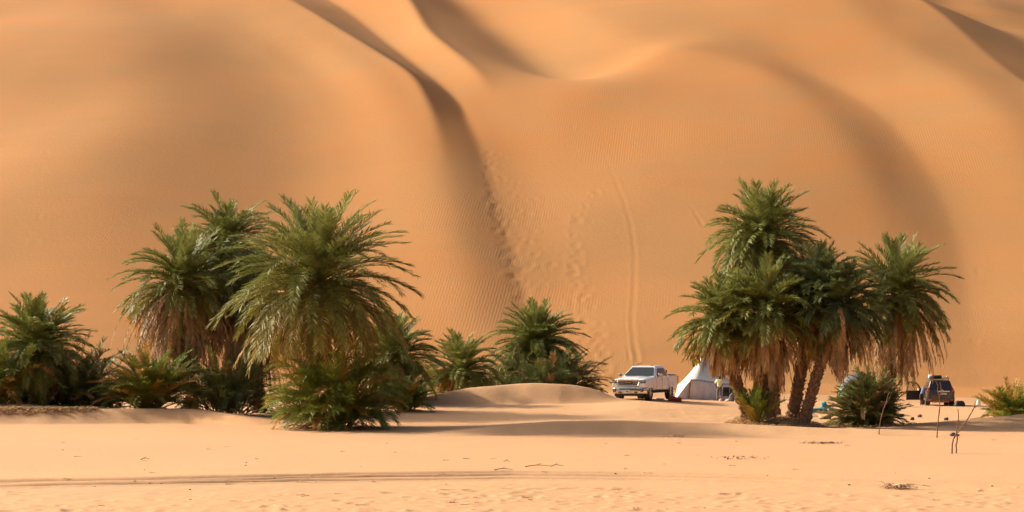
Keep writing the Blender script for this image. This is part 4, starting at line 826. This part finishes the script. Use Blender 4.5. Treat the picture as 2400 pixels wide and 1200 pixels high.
p = hit(1934, 982, 85, 120); m = MB(); m.add([(-.36, -.12, 0), (.30, -.16, 0), (.30, .18, 0), (-.34, .05, .03), (.28, -.14, .20), (.29, .10, .26)], [(0, 1, 4), (0, 4, 5, 3), (1, 2, 5, 4), (2, 3, 5), (0, 3, 2, 1)]); tag(m.build('wood_wedge', M_twig, None, loc=p, bevel=.01), 'dark brown wooden wedge lying on the sand before the turquoise things', 'wood piece')
m = MB(); pts = []
for t_ in np.linspace(0, 1, 16): a = hit(1880+45*t_, 968+14*t_+4*math.sin(t_*5), 85, 130); pts.append((a[0], a[1], a[2]+.03))
o_ = Vector(pts[0]); m.tube([Vector(q)-o_ for q in pts], .022, 6); tag(m.build('rope', M_pale, None, loc=o_), 'pale rope running from the right palm trunks to the wooden wedge', 'rope')
blob('plastic_sheet', 1886, 971, (.5, .25, .07), M_bag, 'crumpled pale plastic sheet just right of the palm trunks', 'plastic sheet', None, 12, rough=.35)
p = hit(1972, 970, 95, 130); m = MB(); m.box((0, 0, .05), (.42, .14, .07), taper=.7); tag(m.build('pan', M_black, None, loc=p, bevel=.02), 'flat black pan lying alone right of the steel kettle', 'pan')
for i, (a, b, s, t) in enumerate(((2113, 977, .14, 'dark stone touching the right foot of the green shrub'), (2138, 985, .12, 'small dark stone in the palm shade, second from the green shrub'), (2156, 978, .12, 'dark stone standing on the lit rim of the palm shade'), (2218, 985, .12, 'dark stone on the low sand hump between the two forked stakes'), (2313, 976, .10, 'pale brown stone left of the small bright palm bush'))):
    blob('stone', a, b, (s, s, s*1.15), M_stone, t, 'stone', None, 20+i, rough=.2)
# ------------------------------------------------------------------ stakes
def stake(px, py, branches, label, D=None, m_=None, name='forked_stake'):
    p = hit(px, py, 40, 100); D = p[1]; s = FPX/D; e = Vector(p); m = MB()
    for br in branches:
        pts = []; rs = []
        for k, (a, b, r) in enumerate(br): pts.append((Vector(((a-px)/s, .0+.03*math.sin(k*2.1), (py-b)/s)))); rs.append(r*.68)
        q = []; qr = []   # small kinks along the branch
        for k in range(len(pts)-1):
            for t_ in np.linspace(0, 1, 5)[:-1]: v = pts[k].lerp(pts[k+1], t_)+Vector((random.uniform(-1, 1), random.uniform(-1, 1), 0))*.008; q.append(v); qr.append((rs[k]+(rs[k+1]-rs[k])*t_)*random.uniform(.9, 1.12))
        q.append(pts[-1]); qr.append(rs[-1]); q[0] = pts[0]+Vector((0, 0, -.05)) if br[0][1] >= py-1 else pts[0]; m.tube(q, qr, 7)
    o = m.build(name, m_ or M_stick, None, smooth=True, loc=e); return tag(o, label, 'stake')
stake(2060, 1018, [[(2060, 1018, .030), (2064, 985, .029), (2071, 958, .028), (2077, 942, .026), (2082, 925, .02), (2086, 918, .014)], [(2073, 953, .02), (2080, 942, .018), (2086, 930, .016), (2090, 918, .012)]], 'leaning stake with a short narrow fork before the green palm shrub')
stake(2196, 1026, [[(2196, 1026, .034), (2199, 985, .034), (2202, 955, .032), (2202, 928, .030), (2198, 915, .026), (2198, 903, .022), (2193, 893, .018)], [(2202, 930, .026), (2206, 915, .026), (2205, 902, .024), (2203, 896, .018)]], 'tall upright stake with a wide fork in front of the off road car')
stake(2241, 1062, [[(2241, 1062, .034), (2241, 1043, .034), (2243, 1029, .036), (2241, 1015, .030), (2244, 1000, .028), (2246, 980, .026), (2245, 959, .022)]], 'straight stake crossed by the slanting stake on the right')
stake(2231, 1063, [[(2231, 1063, .036), (2232, 1045, .034), (2234, 1030, .036), (2242, 1017, .032), (2256, 1000, .030), (2270, 978, .030), (2284, 955, .028), (2290, 951, .024), (2298, 949, .016)], [(2284, 955, .022), (2285, 946, .018), (2286, 940, .012)]], 'slanting forked stake leaning far right with a clear bottle on its tip')
p = hit(2231, 1063, 40, 100); s = FPX/p[1]; m = MB(); m.lathe([(.001, 0), (.055, 0), (.07, .03), (.07, .10), (.05, .13), (.035, .15), (.035, .17), (.001, .17)], 14, 'z'); o = m.build('bottle', M_bag, None, smooth=True, loc=(p[0]+(2293-2231)/s, p[1], p[2]+(1063-950)/s)); tag(o, 'clear white plastic bottle stuck on the tip of the slanting stake', 'bottle')
blob('rag', 2236, 1022, (.16, .05, .10), M_greyf, 'small blue grey rag lying behind the crossed stakes', 'rag', None, 30, rough=.4)
# ------------------------------------------------------------------ dry litter
def stick_mesh(name, L_, r, m, seed, loc, rz, label, cat, group=None, fork=False, lift=0):
    rg = random.Random(seed); m_ = MB(); n = 5; pts = [Vector((L_*(k/n-.5), rg.uniform(-.05, .05)*L_, r+lift*math.sin(math.pi*k/n)+rg.uniform(0, .02))) for k in range(n+1)]
    m_.tube(pts, [r*(1-.6*k/n) for k in range(n+1)], 5)
    if fork: m_.tube([pts[2], pts[2]+Vector((L_*.22, L_*.12, .05))], [r*.7, r*.3], 5)
    o = m_.build(name, m, None, loc=loc, rz=rz); return tag(o, label, cat, group)
rg = random.Random(5)
for i in range(34):
    px = rg.uniform(20, 2390); py = rg.choice([rg.uniform(1030, 1095), rg.uniform(1120, 1195), rg.uniform(1140, 1198)]); p = hit(px, py, 30)
    stick_mesh('twig', rg.uniform(.10, .30), rg.uniform(.004, .009), M_twig, i, p, rg.uniform(-.5, .5)+rg.choice([0, 0, 1.2]), 'thin dry twig lying alone on the open foreground sand', 'twig', 'twigs scattered on the foreground sand', fork=i % 4 == 0, lift=.0)
for i in range(22):
    px = rg.uniform(20, 2390); py = rg.uniform(1035, 1190); p = hit(px, py, 30)
    stick_mesh('pale_stalk', rg.uniform(.10, .26), .010, M_pale, 100+i, p, rg.uniform(-.6, .6), 'short pale straw stalk on the open foreground sand', 'stalk', 'pale stalks scattered on the foreground sand', lift=.0)
for i in range(20):
    px = rg.uniform(20, 2390); py = rg.uniform(1030, 1195); s = rg.uniform(.012, .024); blob('pebble', px, py, (s*1.3, s, s*.8), M_stone, 'small dark pebble on the open foreground sand', 'pebble', None, 60+i, group='pebbles scattered on the foreground sand')
for (a, b, L_, rz, mt, lb) in ((340, 1078, .34, .9, M_twig, 'short slanted brown stick on the sand left of the grove shadow'), (1188, 1084, .3, -.9, M_twig, 'slanted brown stick on the bare sand below the middle of the picture'), (1180, 1103, .5, .15, M_twig, 'dark stick lying right on the edge of the wheel ruts'), (1262, 1095, .75, .03, M_twig, 'long flat stick just above the wheel ruts'), (1305, 1094, .4, .5, M_twig, 'forked stick beside the long flat stick above the wheel ruts'), (720, 1131, .5, .0, M_pale, 'pale brown stick lying flat below the wheel ruts'), (1040, 1118, .5, .1, M_pale, 'pale stalk lying between the two wheel ruts')):
    stick_mesh('stick', L_, .013, mt, int(a), hit(a, b, 30), rz, lb, 'stick', fork=True, lift=.04)
def litter(name, cx, cy, rx, ry, n, seed, m, label, cat=None, kind=None, L0=.15, L1=.5, h=.08):
    rg = np.random.default_rng(seed); VV = []; FF = []
    for i in range(n):
        a = rg.random()*6.283; rr = rg.random()**.6; x = cx+math.cos(a)*rr*rx; y = cy+math.sin(a)*rr*ry; z = gz(x, y); az = rg.random()*6.283; L_ = rg.uniform(L0, L1); w_ = rg.uniform(.008, .022)
        d = np.array([math.cos(az), math.sin(az), rg.uniform(-.1, .35)]); s_ = np.array([-math.sin(az), math.cos(az), 0])*w_; b = np.array([x-cx, y-cy, z+rg.uniform(0, h)]); mdl = b+d*L_*.5+np.array([0, 0, .03]); tp = b+d*L_*np.array([1, 1, .3])
        k = len(VV)*6; VV.append([b-s_, b+s_, mdl+s_, mdl-s_, tp+s_*.3, tp-s_*.3]); FF += [(k, k+1, k+2, k+3), (k+3, k+2, k+4, k+5)]
    V = np.array(VV).reshape(-1, 3); o = np_mesh(name, V, np.array(FF), m, None, attr={'age': np.repeat(rg.random(n), 6)}); o.location = (cx, cy, 0); tag(o, label, cat, None, kind); return o
litter('leaf_litter', (1815-CX)/FPX*88, 87.6, 2.4, 2.0, 2600, 1, M_dead, 'brown dry leaf litter on the mound under the right palm grove', 'leaf litter', 'stuff')
litter('leaf_litter', (50-CX)/FPX*88, 87.9, 3.6, 1.0, 2600, 2, M_dead, 'brown dry leaf litter under the palms at the left picture edge', 'leaf litter', 'stuff')
litter('leaf_litter', (2060-CX)/FPX*90, 89.6, 1.8, 1.2, 500, 3, M_dead, 'brown dry leaf litter round the green shrub on the right', 'leaf litter', 'stuff')
litter('leaf_litter', (790-CX)/FPX*82, 81.6, 2.2, .9, 420, 4, M_dead, 'dry leaf litter at the foot of the big front palm', 'leaf litter', 'stuff')
p = hit(2110, 1143, 30); litter('debris_pile', p[0], p[1], .42, .22, 60, 5, M_twig, 'tangle of dry fronds half buried in sand below the stakes', 'debris', None, .12, .45, .05)
stick_mesh('stick', .9, .022, M_pale, 77, (p[0]+.2, p[1]-.25, p[2]+.02), -.35, 'pale bare stalk lying across the half buried frond tangle', 'stick', lift=.05)
p = hit(1735, 1076, 30); litter('debris_pile', p[0], p[1], .9, .3, 36, 6, M_twig, 'dark crumbs of palm debris in a line on the open sand', 'debris', None, .05, .22, .06)
p = hit(1585, 1024, 30); litter('debris_pile', p[0], p[1], .5, .3, 50, 7, M_dead, 'pale straw debris heaped beside the end of the grove shadow', 'debris', None, .06, .3, .08)
p = hit(1930, 1040, 30); litter('debris_pile', p[0], p[1], .9, .3, 110, 8, M_twig, 'dark scattered debris between the green shrub and the wheel ruts', 'debris', None, .05, .2, .04)
